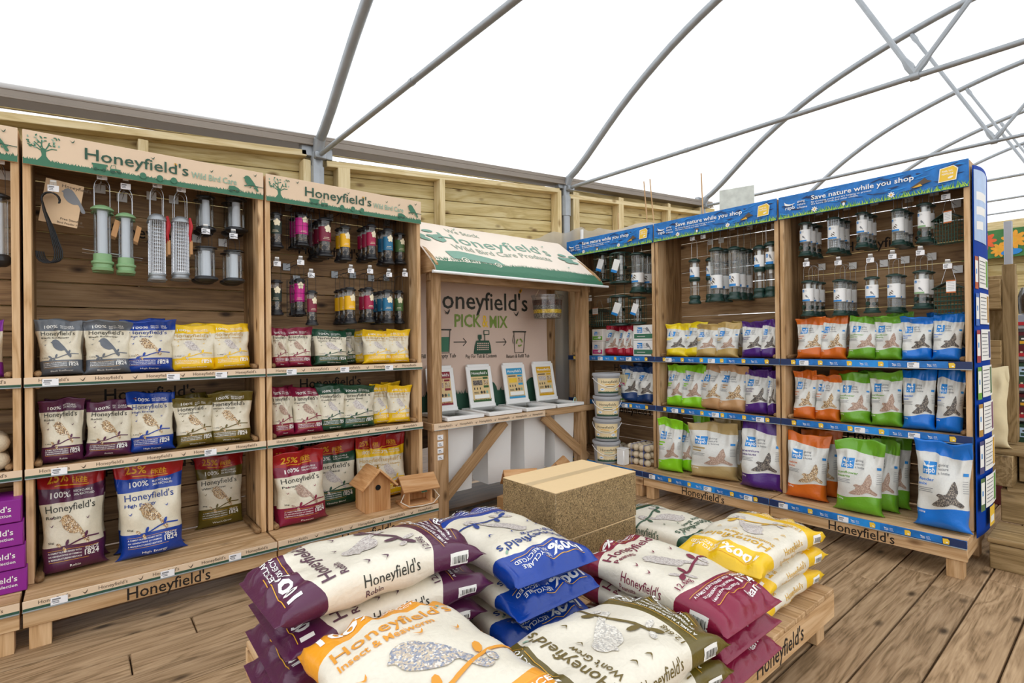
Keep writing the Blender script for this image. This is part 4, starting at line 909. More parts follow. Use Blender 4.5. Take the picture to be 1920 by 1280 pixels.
# card and black hanging hooks in the left bay
KRAFT = plain('kraft_card', 'b98a5a', .7)
x0, z1 = FL.at(78, 334, .10); x1, z0 = FL.at(152, 425, .10); xm = (x0 + x1) / 2; hz = FL.at(100, 338, .075)[1]
t = tag(obj('information_card', MB().box((0, 0, 0), (x1 - x0, .003, z1 - z0), plain('buff_card', 'e2c29b', .7), .001).mesh('information_card'), None, FL.w(xm, .11, (z0 + z1) / 2), (0, R(8), 0)), 'buff printed card with drawn bird hanging behind black hooks, left bay', 'card')
p = Print(); p.text(HF, .05, .085, BROWNINK, fit=.12).bird(.045, .03, .11, GREY).text('Free Standing', .05, -.085, BROWNINK, fit=.09).text('Bird Feeder Hook', .05, -.105, BROWNINK, fit=.11); p.build('front_print', t, (0, -.0015, 0))
for k in range(5):
    xa, za = FL.at(98, 362, .06 + .008 * k); xb, zb = FL.at(88 + 7 * k, 494, .06 + .012 * k); L = za - zb
    rr = .034; pts = [(-.042, 0, -.085 - .0 * k)] + [(-.0 - .03 * math.cos(q), 0, -.03 + .03 * math.sin(q)) for q in np.linspace(-.4, PI - .3, 9)][::-1][::-1]
    fan = .012 * (k - 2)
    pts = [(.036 * math.cos(q) - .006, 0, -.036 + .036 * math.sin(q)) for q in np.linspace(-.35, PI + .1, 10)] + [(-.03, 0, -.1), (.0, 0, -L * .55), (.024, 0, -L + .06)] + [(-.012 + .036 * math.cos(q), 0, -L + .036 + .036 * math.sin(q)) for q in np.linspace(-.2, -PI + .1, 8)] + [(-.05, 0, -L + .055)]
    o = tag(obj('hanging_hook', MB().tube(pts, .0033, BKWIRE, 7).mesh('hanging_hook'), None, FL.w(xa, .05 + .008 * k, za), (0, R(3 - 1.4 * k), .3 - .12 * k)), 'black S-shaped hanging hook, ' + ('frontmost', 'second', 'third', 'fourth', 'hindmost')[k] + ' of the bunch before the buff card', 'hook', 'bunch of black hanging hooks')
use(hook_proto('w'), FL.w(*(FL.at(100, 350, .075)[0], .075, FL.at(100, 357, .075)[1])), (0, 0, 0), (1, 1, 1), 'wire display hook with white price ticket above the buff card, left bay', 'hook', 'display hooks')
SX, SY = .03, .05
# ---------------------------------------------------------------- market stall between the two runs
def sp(px, py, Y): return FL.at(px, py, Y + SY - 3.499)[0] - .2064 - SX, FL.at(px, py, Y + SY - 3.499)[1]
st = thing('market_stall', 'timber market stall with pale printed awning and pink-beige backdrop', 'stall', (SX, SY, 0))
def sk(n, c, d, rot=None, kind='stall', ax=None, ch=.003): return plank(n, st, c, d, kind, ch, rot, ax)
sk('leg', (2.145, 3.50, .365), (.13, .10, .73)); sk('leg', (3.77, 3.50, .365), (.08, .10, .73)); sk('leg', (2.145, 3.92, .365), (.12, .09, .73)); sk('leg', (3.775, 3.92, .365), (.09, .09, .73))
sk('post', (2.125, 3.51, 1.36), (.085, .085, 1.17)); sk('post', (3.825, 3.51, 1.36), (.115, .085, 1.17)); sk('post', (2.1, 3.945, 1.5), (.12, .05, 1.45)); sk('post', (3.79, 3.945, 1.5), (.13, .05, 1.45))
sk('table_board', (2.99, 3.515, .762), (1.84, .10, .026)); sk('table_board', (2.99, 3.92, .762), (1.84, .10, .026))
for x in (2.16, 2.5925, 3.0125, 3.4225, 3.83): sk('table_divider', (x, 3.718, .762), (.11 if 2.2 < x < 3.8 else .15, .30, .026))
sk('table_rail', (2.99, 3.455, .748), (1.86, .022, .058)); sk('table_end_rail', (2.075, 3.73, .748), (.022, .54, .058))
e = MB().box((0, 0, 0), (1.17, .006, .05), BEIGE, .001).box((0, -.003, -.026), (1.17, .012, .004), RAIL, .001).build('table_edge', st, (2.66, 3.441, .75)); p = Print()
for i in range(6): p.text(HF, -.58 + .195 * (i + .5), -.008, BROWNINK, fit=.125, bold=.004); p.tick(-.58 + .195 * (i + 1), -.002, .026, BROWNINK)
p.build('strip_print', e, (0, -.003, 0))
for (xa, za), (xb, zb) in (((2.16, .16), (2.80, .72)), ((3.84, .25), (3.25, .72))):
    a = math.atan2(zb - za, xb - xa); sk('brace', ((xa + xb) / 2, 3.476, (za + zb) / 2), (math.hypot(xb - xa, zb - za), .03, .092), (0, -a, 0), 'stall', 0)
sk('brace', (3.83, 3.75, .5), (.03, .46, .08), (R(38), 0, 0), 'stall', 1)
sk('header_beam', (2.99, 3.50, 1.93), (1.84, .05, .09)); sk('header_beam', (2.99, 3.945, 2.25), (1.84, .05, .09))
sk('base_board', (2.99, 3.72, .075), (1.6, .5, .02), None, 'dark')
gus = [(3.34, 1.945), (3.34, 2.0), (3.42, 2.075), (3.6, 2.2), (3.94, 2.42), (3.94, 1.945)]
for x in (2.055, 3.905):
    m = MB(); m.add([(x + q, a, b) for q in (-.012, .012) for a, b in gus], [tuple(range(6)), tuple(range(11, 5, -1))] + [(i, (i + 1) % 6, 6 + (i + 1) % 6, 6 + i) for i in range(6)], wood('stall', 1)); m.build('awning_gusset', st)
pl_ = MB(); TT = TICKET
for i in range(4): pl_.box((2.12 + .0, 3.4485, .66 - .052 * i), (.052, .003, .038), TICKET, .0008); pl_.box((2.115, 3.4468, .662 - .052 * i), (.024, .001, .008), GREY, 0)
for i in range(4):
    q = MB(); q.box((2.135, 3.4485, .665 - .052 * i), (.052, .003, .038), TICKET, .0008); q.box((2.128, 3.4465, .667 - .052 * i), (.022, .001, .007), GREY, 0); q.box((2.134, 3.4465, .656 - .052 * i), (.03, .001, .004), GREY, 0); q.build('price_ticket', st)
# awning cloth
AW = [(3.965, 2.45), (3.93, 2.445), (3.75, 2.315), (3.55, 2.165), (3.40, 2.045), (3.335, 1.985), (3.31, 1.935)]
_al = np.concatenate([[0], np.cumsum([math.dist(AW[i], AW[i + 1]) for i in range(len(AW) - 1)])])
def aw(x, t, h):
    Y = np.interp(t, _al, [a for a, _ in AW]); Z = np.interp(t, _al, [b for _, b in AW]); sag = .012 * np.sin((x - 2.03) * 6.5) * np.sin(np.clip(t / .8, 0, 1) * PI) + .008 * np.sin(x * 11) * np.clip((t - .55) / .3, 0, 1)
    return np.stack([x, Y - .62 * (h + sag), Z + .78 * (h + sag)], 1)
nx, ny = 60, 30; xx, tt = np.meshgrid(np.linspace(2.03, 3.93, nx), np.linspace(0, _al[-1], ny)); V = np.concatenate([aw(xx.ravel(), tt.ravel(), 0), aw(xx.ravel(), tt.ravel(), -.004)])
q = np.array([(j * nx + i, j * nx + i + 1, (j + 1) * nx + i + 1, (j + 1) * nx + i) for j in range(ny - 1) for i in range(nx - 1)]); k = nx * ny
ed = [i for i in range(nx)] + [j * nx + nx - 1 for j in range(1, ny)] + [(ny - 1) * nx + i for i in range(nx - 2, -1, -1)] + [j * nx for j in range(ny - 2, 0, -1)]
sd = np.array([(ed[i], ed[i - 1], ed[i - 1] + k, ed[i] + k) for i in range(len(ed))])
awn = obj('awning', mesh_np('awning', V, np.concatenate([q[:, ::-1], q + k, sd]), [FABRIC], sm=True), st)
MB().tube([(2.0, 3.312, 1.932), (3.99, 3.312, 1.932)], .012, WHITE, 10).build('awning_bar', st)
p = Print(); T_ = lambda t: -t; SG = plain('awning_print_green', '7fa694', .7); SG2 = plain('awning_print_grey', 'a3b0a0', .7)
p.text('We Stock', 2.62, -.19, SG2, fit=.36, hgt=.075, bold=.006).text(HF, 2.93, -.395, SG, fit=1.25, hgt=.165, bold=.002).text('Wild Bird Care Products', 2.90, -.52, SG2, fit=1.12, hgt=.085, bold=.008)
p.rect(2.035, -_al[-1] + .004, 3.925, -.70, GREEN); q = random.Random(2); p.grass(2.04, 3.925, -.70, .05, GREEN, 160, 0, q); p.grass(2.04, 2.5, -.72, .06, FABRIC, 30, 0, q)
p.poly([(2.25, -.68), (2.22, -.58), (2.36, -.555), (2.62, -.575), (2.74, -.60), (2.78, -.68)], SG)
for x in (2.36, 2.70): p.ell(x, -.69, .035, .035, FABRIC, 0, 16).ell(x, -.69, .026, .026, GREEN, 0, 16).ell(x, -.69, .012, .012, FABRIC)
for x in (2.13, 3.70): [p.leaf(x + q.uniform(-.1, .12), -.3 + q.uniform(-.09, .06) - (.08 if x > 3 else 0), .11, q.uniform(-.6, .2), SG) for _ in range(9)]
for x, y in ((2.55, -.1), (3.55, -.2), (3.6, -.6)): p.tick(x, y, .05, SG)
p.build('awning_print', awn, fn=lambda x, y, h: aw(x, -y, h), L=.05, h0=.003)
# backdrop
bx0, bx1 = 2.16, 3.722; m = MB(); bd = obj('backdrop', None, st)
bpts = 40; V = []; 
for j in range(2):
    for z in np.linspace(.79, 2.22, 20):
        for x in np.linspace(bx0, bx1, bpts): V.append((x, 3.905 + .004 * j + .006 * math.sin(x * 9 + z * 3) + .004 * math.sin(z * 7 - x * 4), z))
n_ = bpts * 20; q = np.array([(j * bpts + i, j * bpts + i + 1, (j + 1) * bpts + i + 1, (j + 1) * bpts + i) for j in range(19) for i in range(bpts - 1)])
bpy.data.objects.remove(bd); bd = obj('backdrop', mesh_np('backdrop', V, np.concatenate([q, q[:, ::-1] + n_]), [BEIGE2], sm=True), st)
p = Print(); Yb = 3.90
def B2(px, py): return sp(px, py, Yb)
xr, zt = B2(988, 573); xl = B2(800, 570)[0]; p.text(HF, (xl + xr) / 2, B2(900, 580)[1], INK, fit=xr - xl, bold=.008)
OLV = plain('print_olive_green', '7a9440', .6)
xa, z = B2(853, 612); xb, _ = B2(952, 604); zt = B2(900, 589)[1]; p.text('PICK', xa, z, OLV, fit=(xb - xa) * .47, hgt=zt - z, align='L', bold=.02).text('&', (xa + xb) / 2 + .03, z, YEL, size=.11, hgt=zt - z, bold=.01).text('MIX', xb, z - .005, OLV, fit=(xb - xa) * .36, hgt=zt - z, align='R', bold=.02)
for t_, px_, w in (('Fill Your Empty Tub', 823, .36), ('Pay For Tub & Contents', 903, .36), ('Return & Refill Tub', 972, .29)): c = B2(px_, 668); p.text(t_, c[0], c[1] - .012, INK, fit=w, hgt=.036, bold=.006)
for px_ in (863, 940): c = B2(px_, 641); p.rect(c[0] - .07, c[1] - .004, c[0] + .06, c[1] + .004, INK).line([(c[0] + .03, c[1] + .035), (c[0] + .065, c[1]), (c[0] + .03, c[1] - .035)], .008, INK)
def tub(c, full):
    x, z = c; p.line([(x - .07, z + .08), (x - .055, z - .12), (x + .055, z - .12), (x + .07, z + .08)], .008, INK); p.rect(x - .085, z + .08, x + .085, z + .092, INK); p.line([(x - .075, z + .05), (x - .09, z + .0), (x - .075, z - .03)], .005, INK)
    if full: p.poly([(x - .06, z + .02), (x - .05, z - .11), (x + .05, z - .11), (x + .06, z + .02)], GREEN)
    else:
        for k in range(3): a = k * 2.094; p.line([(x + .035 * math.cos(a + t), z - .02 + .035 * math.sin(a + t)) for t in (0, .5, 1, 1.4)], .014, OLV)
tub(B2(832, 636), True); tub(B2(974, 638), False)
REG = Print(); x, z = 0., 0.
REG.poly([(x - .11, z - .1), (x - .10, z - .02), (x - .08, z + .05), (x + .08, z + .05), (x + .1, z - .02), (x + .11, z - .1)], FOREST).rect(x - .11, z - .13, x + .11, z - .1, FOREST).rect(x - .05, z + .05, x - .03, z + .1, FOREST).rect(x - .06, z + .07, x - .015, z + .13, FOREST).rect(x + .02, z + .05, x + .03, z + .14, FOREST).rect(x + .01, z + .13, x + .085, z + .19, FOREST).rect(x + .02, z + .14, x + .075, z + .18, BEIGE2)
for r_ in range(4):
    for k in range(6): REG.rect(x - .075 + .026 * k, z - .08 + .028 * r_, x - .058 + .026 * k, z - .066 + .028 * r_, BEIGE2)
rx, rz_ = B2(904, 645)
for v_, f_, m_, _ in REG.e: p.tri(v_ * [.92, .68] + [rx, rz_], f_, m_)
for px_, py_ in ((838, 584), (966, 588)): c = B2(px_, py_); p.tick(c[0], c[1], .07, INK)
c = B2(974, 546); p.ell(c[0], c[1], .025, .014, GOLD, .9).rect(c[0] - .01, c[1] - .01, c[0] + .002, c[1] + .014, INK)
q = random.Random(9); p.rect(bx0 + .003, .795, bx1 - .003, .94, FOREST).grass(bx0, bx1 - .02, .935, .05, FOREST, 90, 0, q)
for x, r_ in ((2.95, .12), (3.36, .10), (3.5, .13), (3.6, .12), (2.35, .12)): p.ell(x, .93, r_ * .8, r_ * .9, FOREST, 0, 14)
p.build('backdrop_print', bd, fn=lambda x, y, h: np.stack([x, 3.905 - h - .002 + .006 * np.sin(x * 9 + y * 3) + .004 * np.sin(y * 7 - x * 4), y], 1), L=.08, h0=.002)
# four white food bins with raised lids
GLS = clear('bin_window', (.86, .89, .88), .3)
KD = [('crimson', '8a1d2a', 'PEANUTS'), ('dark green', '2f5a2a', 'QUALITY BLEND'), ('blue', '3a9bc9', ''), ('golden', 'd9a514', '')]
for i, (cn, cc, nm) in enumerate(KD):
    x = (2.385, 2.80, 3.215, 3.60)[i]; t = thing('food_bin', 'white food bin in the stall table, raised lid with %s poster' % cn, 'bin', (x + SX, 3.675 + SY, .779), None, 'food bins of the stall')
    b = MB(); w0, w1, d0, d1 = .135, .12, .13, .115; b.add([(-w0, -d0, -.03), (w0, -d0, -.03), (w0, d0, -.03), (-w0, d0, -.03), (-w1, -d1, -.60), (w1, -d1, -.60), (w1, d1, -.60), (-w1, d1, -.60)], [(0, 3, 2, 1), (4, 5, 6, 7), (0, 1, 5, 4), (1, 2, 6, 5), (2, 3, 7, 6), (3, 0, 4, 7)], WHITE); b.build('bin_body', t)
    fr_ = MB()
    for c, d in (((0, -.20, .016), (.36, .05, .03)), ((0, .17, .016), (.36, .05, .03)), ((-.155, -.015, .016), (.05, .33, .028)), ((.155, -.015, .016), (.05, .33, .028))): fr_.box(c, d, WHITE, .004)
    fr_.build('rim_frame', t); MB().box((0, -.015, .008), (.27, .33, .004), GLS, .001).build('scoop_window', t)
    ld = obj('lid', MB().box((0, 0, .19), (.27, .018, .38), WHITE, .004).box((0, .004, .385), (.24, .03, .03), WHITE, .004).box((0, -.012, .02), (.27, .01, .03), WHITE, .003).mesh('lid'), t, (-.01, .10, .03), (R(-12), 0, R(-3)))
    p = Print(); cm = plain('poster_' + cn.replace(' ', '_'), cc, .5); TAN = plain('poster_tan', 'e0c48e', .5)
    p.rect(-.095, .055, .095, .345, TAN).rect(-.095, .285, .095, .345, cm).text(HF, 0, .305, PWHITE, fit=.165, bold=.014).rect(.03, .26, .085, .277, cm)
    p.text(nm, -.08, .262, cm, fit=.10, align='L', bold=.012) if nm else p.rect(-.08, .263, .01, .274, BROWNINK)
    p.rect(-.08, .205, .02, .25, (SEEDPINK, SEEDDARK, YEL, SEEDGREY)[i]).rect(.035, .205, .08, .25, SEEDMIX).rect(.03, .18, .085, .2, cm)
    for k in range(3): p.rect(-.075 + .03 * k, .165, -.065 + .03 * k, .185, INK); p.ell(.0 + .03 * k, .14, .012, .014, (INK, BROWNINK, LEAF)[k])
    p.rect(-.08, .13, -.03, .134, INK).rect(-.08, .14, -.03, .144, INK).rect(-.08, .085, .08, .12, PWHITE).rect(-.095, .055, .095, .07, cm).grass(-.095, .095, .07, .018, cm, 30, 0, random.Random(i)); p.build('poster_print', ld, (0, -.009, 0))
tp = MB(); tp.tube([(.05 * math.cos(a), .0, .04 * math.sin(a)) for a in np.linspace(0, PI, 9)] + [(-.052, .012, -.012)], .004, plain('mint_strap', 'a9cfc6', .5), 5); tag(tp.build('strap', None, (3.70 + SX, 3.50 + SY, .815), (0, 0, .5)), 'pale mint strap looped on the rightmost white food bin', 'strap')
# clear bucket hanging under the awning
t = thing('seed_bucket', 'clear hanging bucket with layers of dark seed and yellow corn', 'bucket', (3.44 + SX, 3.60 + SY, 1.62), None)
MB().lathe([(0, 0), (.125, 0), (.13, .004), (.148, .205), (.156, .207), (.156, .222), (.15, .224)], CLEAR, 28).build('bucket_body', t)
for n, z0, z1, m in (('seed_layer', .004, .05, seeds('grey_seed', ['8a7f74', '6f6258', 'a49a8c', '57483e'], 130)), ('seed_layer', .05, .085, seeds('yellow_corn', ['e0b82a', 'f0cf4a', 'c99a1e', 'e8c238'], 110)), ('seed_layer', .085, .125, SEEDDARK), ('seed_layer', .125, .175, seeds('brown_seed', ['4a3028', '5f4034', '3a2622', '6f4e40'], 130))): r0 = .127 + .018 * z0 / .2; r1 = .127 + .018 * z1 / .2; MB().lathe([(0, z0), (r0, z0), (r1, z1), (0, z1)], m, 24).build(n, t)
MB().tube([(-.15, 0, .21), (-.08, 0, .31), (0, 0, .335), (.08, 0, .31), (.15, 0, .21)], .004, plain('kraft_cord', 'cbb79a', .8), 6).build('handle', t)
# tower of four buckets on the corner bay's deck
TUB = milky('tub_plastic', 'e9ebee', .5, .22); LBL = plain('tub_label', 'ecd9ae', .5)
for i in range(4):
    t = thing('food_tub', 'lidded translucent food tub with beige label, %s of the tower of four' % ('lowest', 'second from bottom', 'third from bottom', 'topmost')[i], 'tub', (3.938 + .006 * (i % 2), 3.335 - .006 * (i % 3), .2345 + .2155 * i), (0, 0, -.85 + (.2, -.15, .05, .3)[i]), 'tower of food tubs')
    MB().lathe([(0, 0), (.108, 0), (.112, .004), (.126, .185), (.126, .19)], TUB, 32).build('tub_body', t); MB().lathe([(.126, .182), (.134, .183), (.136, .196), (.132, .208), (.122, .209), (.118, .203), (0, .203)], TUB, 32).build('lid', t)
    rr = lambda y: .112 + .014 * y / .185
    def tm(x, y, h): r_ = .1155 + .0135 * y / .185 + h; a = x / .12 - PI / 2; return np.stack([r_ * np.cos(a), r_ * np.sin(a), y], 1)
    p = Print(); p.rect(-.12, .022, .12, .165, LBL).rect(-.12, .022, .12, .036, FOREST).grass(-.12, .12, .035, .016, FOREST, 40, 0, random.Random(i)).text(HF, 0, .122, INK, fit=.16, bold=.006).rect(-.045, .105, .03 + .005 * i, .111, GOLD if i % 2 else LEAF).rect(-.05, .086, .05, .090, INK).rect(-.05, .078, .04, .081, BROWNINK)
    p.ell(-.075, .06, .024, .014, PWHITE).ell(.075, .06, .024, .014, PWHITE).rect(-.085, .056, -.065, .063, LOGO).rect(.066, .056, .086, .063, LOGO).ell(.095, .1, .016, .02, YEL); p.build('label_print', t, fn=tm, L=.02, h0=.001)
    MB().tube([(.137 * math.cos(a), .137 * math.sin(a), .15 - .065 * math.sin(-a) * .9 if False else .165 - .085 * abs(math.sin(a)) ** 1.3) for a in np.linspace(-PI, 0, 17)], .003, WHITE, 6).build('handle', t)
# plastic sheet hung in the corner on a white pole
SHEET = milky('dust_sheet', 'f4f3f0', .6, .3); top = [(3.25, 4.055, 2.38), (3.9, 4.055, 2.55), (4.38, 4.05, 2.67), (4.60, 3.9, 2.66), (4.62, 3.2, 2.62), (4.64, 2.2, 2.55)]
pts = [np.array(a) for a in top]; V = []; nz = 14; cols = []
for i in range(5):
    for k in range(8): cols.append(pts[i] + (pts[i + 1] - pts[i]) * k / 8)
for j in range(nz):
    for i, c in enumerate(cols): f_ = j / (nz - 1); V.append((c[0] + .007 * math.sin(i * 1.3 + j * .5), c[1] + .007 * math.cos(i * 1.7 + j * .3), c[2] * (1 - f_) + .35 * f_ + .02 * math.sin(i * .9) * (1 - f_)))
n_ = len(cols); t = obj('plastic_sheet', mesh_np('plastic_sheet', V, [(j * n_ + i, j * n_ + i + 1, (j + 1) * n_ + i + 1, (j + 1) * n_ + i) for j in range(nz - 1) for i in range(n_ - 1)], [SHEET], sm=True)); tag(t, 'translucent plastic sheet draped in the corner behind the stall', 'sheet')
t2 = MB().tube([(4.36, 4.015, 0), (4.36, 4.015, 2.65)], .02, WHITE, 12).build('sheet_pole'); tag(t2, 'white pole holding up the plastic sheet in the corner', 'pole')
for i, (a, b) in enumerate((((4.74, 3.72, 0), (4.70, 3.775, 2.84)), ((4.75, 3.20, 0), (4.70, 3.42, 3.11)), ((4.76, 3.1, 0), (4.71, 3.35, 3.12)), ((4.74, 2.65, 0), (4.71, 2.755, 3.03)))):
    o = MB().tube([a, b], [.009, .006], wood('edge', 2), 7).build('cane'); tag(o, 'thin bamboo cane poking up above the blue fascias, %s from left' % ORD[i], 'cane', 'canes behind the corner bays')
# ---------------------------------------------------------------- low platform with sacks
PX0, PX1, PY0, PY1, PZ = .50, 2.715, .935, 2.27, .233
pf = thing('display_platform', 'low slatted timber platform carrying the stacked sacks', 'platform', (0, 0, 0))
n = 21; w = (PX1 - PX0) / n
for i in range(n): plank('deck_slat', pf, (PX0 + w * (i + .5), (PY0 + PY1) / 2, PZ - .011), (w - .006, PY1 - PY0, .022), 'deck', .003)
b0 = plank('side_board', pf, ((PX0 + PX1) / 2, PY0 + .013, .155), (PX1 - PX0, .026, .11), 'edge'); plank('side_board', pf, ((PX0 + PX1) / 2, PY1 - .013, .155), (PX1 - PX0, .026, .11), 'edge')
for x in (PX0 + .013, PX1 - .013): plank('end_board', pf, (x, (PY0 + PY1) / 2, .155), (.026, PY1 - PY0 - .054, .11), 'edge')
for x in (PX0 + .08, (PX0 + PX1) / 2, PX1 - .09):
    for y in (PY0 + .07, PY1 - .07): plank('leg', pf, (x, y, .05), (.085, .085, .1), 'edge', ax=2)
Print().text(HF, .55, -.03, BURNT, fit=.42, hgt=.07, bold=.008).build('burnt_lettering', b0, (0, -.013, 0))
SW, SL, SD = .43, .68, .125
SEEDPALE = seeds('printed_white_seed', ['d8d2c6', 'e4dfd4', 'c4beb4', 'eeeae0', 'b8b4ae'])
def sack_print(kind):
    bandc, name, bs, tc, _ = HFK[kind]; p = Print(); bm = bs if kind == 'orange' else (SEEDPALE if kind == 'olive' else SEEDGREY); W_, H_ = SW, SL
    ink = plain('sackink_%s' % kind, {'plum': '5a3a4a', 'olive': '6b5a22', 'crimson': '7a1f3c', 'blue': '1c3c86', 'yellow': 'd8a92a', 'orange': 'e39a2c', 'green': '3a5a44'}[kind], .5)
    p.text('100%', -.2 * W_, .872 * H_, PWHITE, fit=.36 * W_, hgt=.055 * H_, bold=.03); p.text('RECYCLABLE', .15 * W_, .905 * H_, PWHITE, fit=.30 * W_, hgt=.022 * H_, bold=.012).text('30% RECYCLED', .17 * W_, .872 * H_, PWHITE, fit=.34 * W_, hgt=.022 * H_, bold=.012)
    p.rect(-.38 * W_, .936 * H_, .1 * W_, .939 * H_, GOLD).rect(-.1 * W_, .855 * H_, .35 * W_, .858 * H_, GOLD)
    p.text(HF, -.38 * W_, .735 * H_, ink, fit=.74 * W_, hgt=.062 * H_, align='L', bold=.008); p.text(name, -.38 * W_, .68 * H_, ink, size=.085 * W_ if len(name) < 14 else .072 * W_, hgt=.036 * H_, align='L', bold=.014); p.leaf(.3 * W_, .79 * H_, .02, .8, LEAF)
    p.bird(.02 * W_, .50 * H_, .44 * W_, bm); p.branch(.06 * W_, .40 * H_, .74 * W_, ink, bm)
    for a, b in ((-.33, .585), (-.34, .50), (.25, .61), (.05, .645)): p.tick(a * W_, b * H_, .06 * W_, ink)
    p.text('12.6kg', -.38 * W_, .285 * H_, ink, size=.075 * W_, align='L', bold=.014)
    p.rect(-.4 * W_, .222 * H_, .38 * W_, .2245 * H_, GOLD).rect(-.3 * W_, .118 * H_, .38 * W_, .1205 * H_, GOLD)
    for i, t in enumerate(('A FAMILY RUN BUSINESS WITH', 'SIX GENERATIONS OF FARMING', '& MANUFACTURING HERITAGE')): p.text(t, .12 * W_, (.197 - .029 * i) * H_, PWHITE, fit=.5 * W_ - .02 * i, align='R', bold=.012)
    p.text('SINCE', .27 * W_, .192 * H_, PWHITE, fit=.22 * W_, hgt=.022 * H_, bold=.014).text('1824', .27 * W_, .138 * H_, PWHITE, fit=.24 * W_, hgt=.042 * H_, bold=.022)
    p.text(name, .18 * W_, .07 * H_, PWHITE, size=.08 * W_ if len(name) < 14 else .055 * W_, bold=.012)
    return p, ink, name
_sk = {}
SACKCREAM = 'e9e2d0'
def sack(kind, var, loc, up, yaw=0, tilt=0, roll=0, label='', flat=1.):
    k = (kind, var)
    if k not in _sk:
        sh = bag_shape(SW, SL, SD, 'pillow', 50 + var * 7 + hash_(kind) % 40, 3.2, droop=(.2, .14, .26)[var % 3], pleat=1.5)
        m = bag_mat('sack_' + kind, SACKCREAM, HFK[kind][0], .25, .835, 0, .045, film=.3); pr, ink, name = sack_print(kind)
        o = obj('seed_sack', bag_body(sh, m, 'seed_sack')); f = bag_front(sh); obj('front_print', pr.mesh('front_print', f, .025, .0002, .0014), o)
        for sd in (-1, 1):
            q = Print(); q.text(HF, .0, .002, ink if kind != 'plum' else INK, fit=.18, hgt=.032, bold=.006).text(name, -.06, -.026, ink, size=.024, bold=.008); xb = .235 * (1 if sd < 0 else -1)
            obj('side_print', q.mesh('side_print', bag_side(sh, sd), .02, .0002, .0014), o); q = Print()
            q.rect(xb - .034, -.022, xb + .034, .018, PWHITE)
            for j in range(11): q.rect(xb - .026 + .005 * j, -.016, xb - .026 + .005 * j + (.0016, .003, .0022)[j % 3], .008, INK)
            obj('barcode_label', q.mesh('barcode_label', bag_side(sh, sd), .02, .0002, .0014), o)
        _sk[k] = o
    o = _sk[k]; u = Vector((up[0], up[1], 0)); u.rotate(Matrix.Rotation(yaw, 3, 'Z')); rt = Vector((u.y, -u.x, 0))
    M = Matrix(((rt.x, 0, u.x), (rt.y, 0, u.y), (0, -1, 0))); M = Matrix.Rotation(tilt, 3, rt) @ Matrix.Rotation(roll, 3, u) @ M
    use(o, loc, M.to_euler(), (1, flat, 1), label, 'seed sack', 'sacks stacked on the low platform')
def stack(kind, cx, cy, up, n, dz, top, jit=.012, yaw0=0):
    look = {'plum': 'plum and cream', 'yellow': 'yellow and cream', 'crimson': 'crimson and cream', 'olive': 'olive and cream', 'blue': 'blue and cream', 'orange': 'orange and cream', 'green': 'dark green and cream'}[kind]
    for i in range(n):
        last = i == n - 1; ps = 'topmost' if last else ('lowest' if i == 0 else ORD[n - 1 - i] + ' from top')
        j = (0, 0, 0) if last else (random.uniform(-jit, jit), random.uniform(-jit, jit), random.uniform(-.03, .03))
        sack(kind, i % 2 if not last else 2, (cx + j[0], cy + j[1], PZ + .056 + dz * i), up, yaw0 + j[2], 0 if not last else top[0], 0 if not last else top[1], '%s seed sack, %s of its pile on the low platform' % (look, ps), .95 if last else dz / .126)
stack('yellow', 2.385, 1.165, (-1, 0), 3, .092, (0, .03), .02)
stack('crimson', 1.765, 1.185, (0, 1), 3, .096, (.03, .02), .015)
stack('olive', 1.205, 1.02, (-1, 0), 3, .092, (0, .02), .015)
stack('blue', 1.295, 1.645, (0, -1), 4, .106, (0, -.03), .012)
stack('plum', .72, 1.625, (-1, 0), 5, .099, (-.02, .05), .03)
stack('orange', .612, 1.03, (0, 1), 4, .112, (.03, -.02), .015)
stack('green', 2.495, 1.70, (0, -1), 2, .075, (0, 0), .01)
# two printed cartons behind the sacks
def carton(name, lab, x, y, z, d, mats, rz, grp=None):
    t = thing(name, lab, 'carton', (x, y, z), (0, 0, rz), grp); side, topm = mats
    MB().box((0, 0, d[2] / 2), d, side, .003).build('carton_body', t)
    for s in (-1, 1): MB().box((0, s * d[1] / 4, d[2] + .002), (d[0] - .002, d[1] / 2 - .002, .004), topm, .001).build('lid_flap', t)
    MB().box((0, 0, d[2] + .0045), (d[0] + .002, .05, .001), plain('packing_tape', 'd9bf95', .25), .0003).build('packing_tape', t); return t
m, nt, b = _new('printed_straw'); tc = nd(nt, 'ShaderNodeTexCoord'); nz_ = nd(nt, 'ShaderNodeTexNoise'); nz_.inputs['Scale'].default_value = 62; nz_.inputs['Detail'].default_value = 6; nz_.inputs['Distortion'].default_value = 3.5; nz_.inputs['Roughness'].default_value = .7; nt.links.new(tc.outputs['Object'], nz_.inputs['Vector'])
cr = nd(nt, 'ShaderNodeValToRGB'); e = cr.color_ramp.elements; e[0].position = .38; e[0].color = lin('3f321f'); e[1].position = .63; e[1].color = lin('c9ad7e'); k = e.new(.5); k.color = lin('8d7650'); nt.links.new(nz_.outputs['Fac'], cr.inputs[0]); nt.links.new(cr.outputs[0], b.inputs['Base Color']); b.inputs['Roughness'].default_value = .45; STRAW = m
CARDTOP = plain('card_top', 'e6c898', .7, 0, .03)
for i in range(2): carton('carton', 'straw-print carton on the platform, %s of the two stacked' % ('lower', 'upper')[i], 1.975 + .008 * i, 1.925, PZ + .001 + .236 * i, (.605, .385, .230), (STRAW, CARDTOP), (0, .012)[i], 'straw-print cartons')
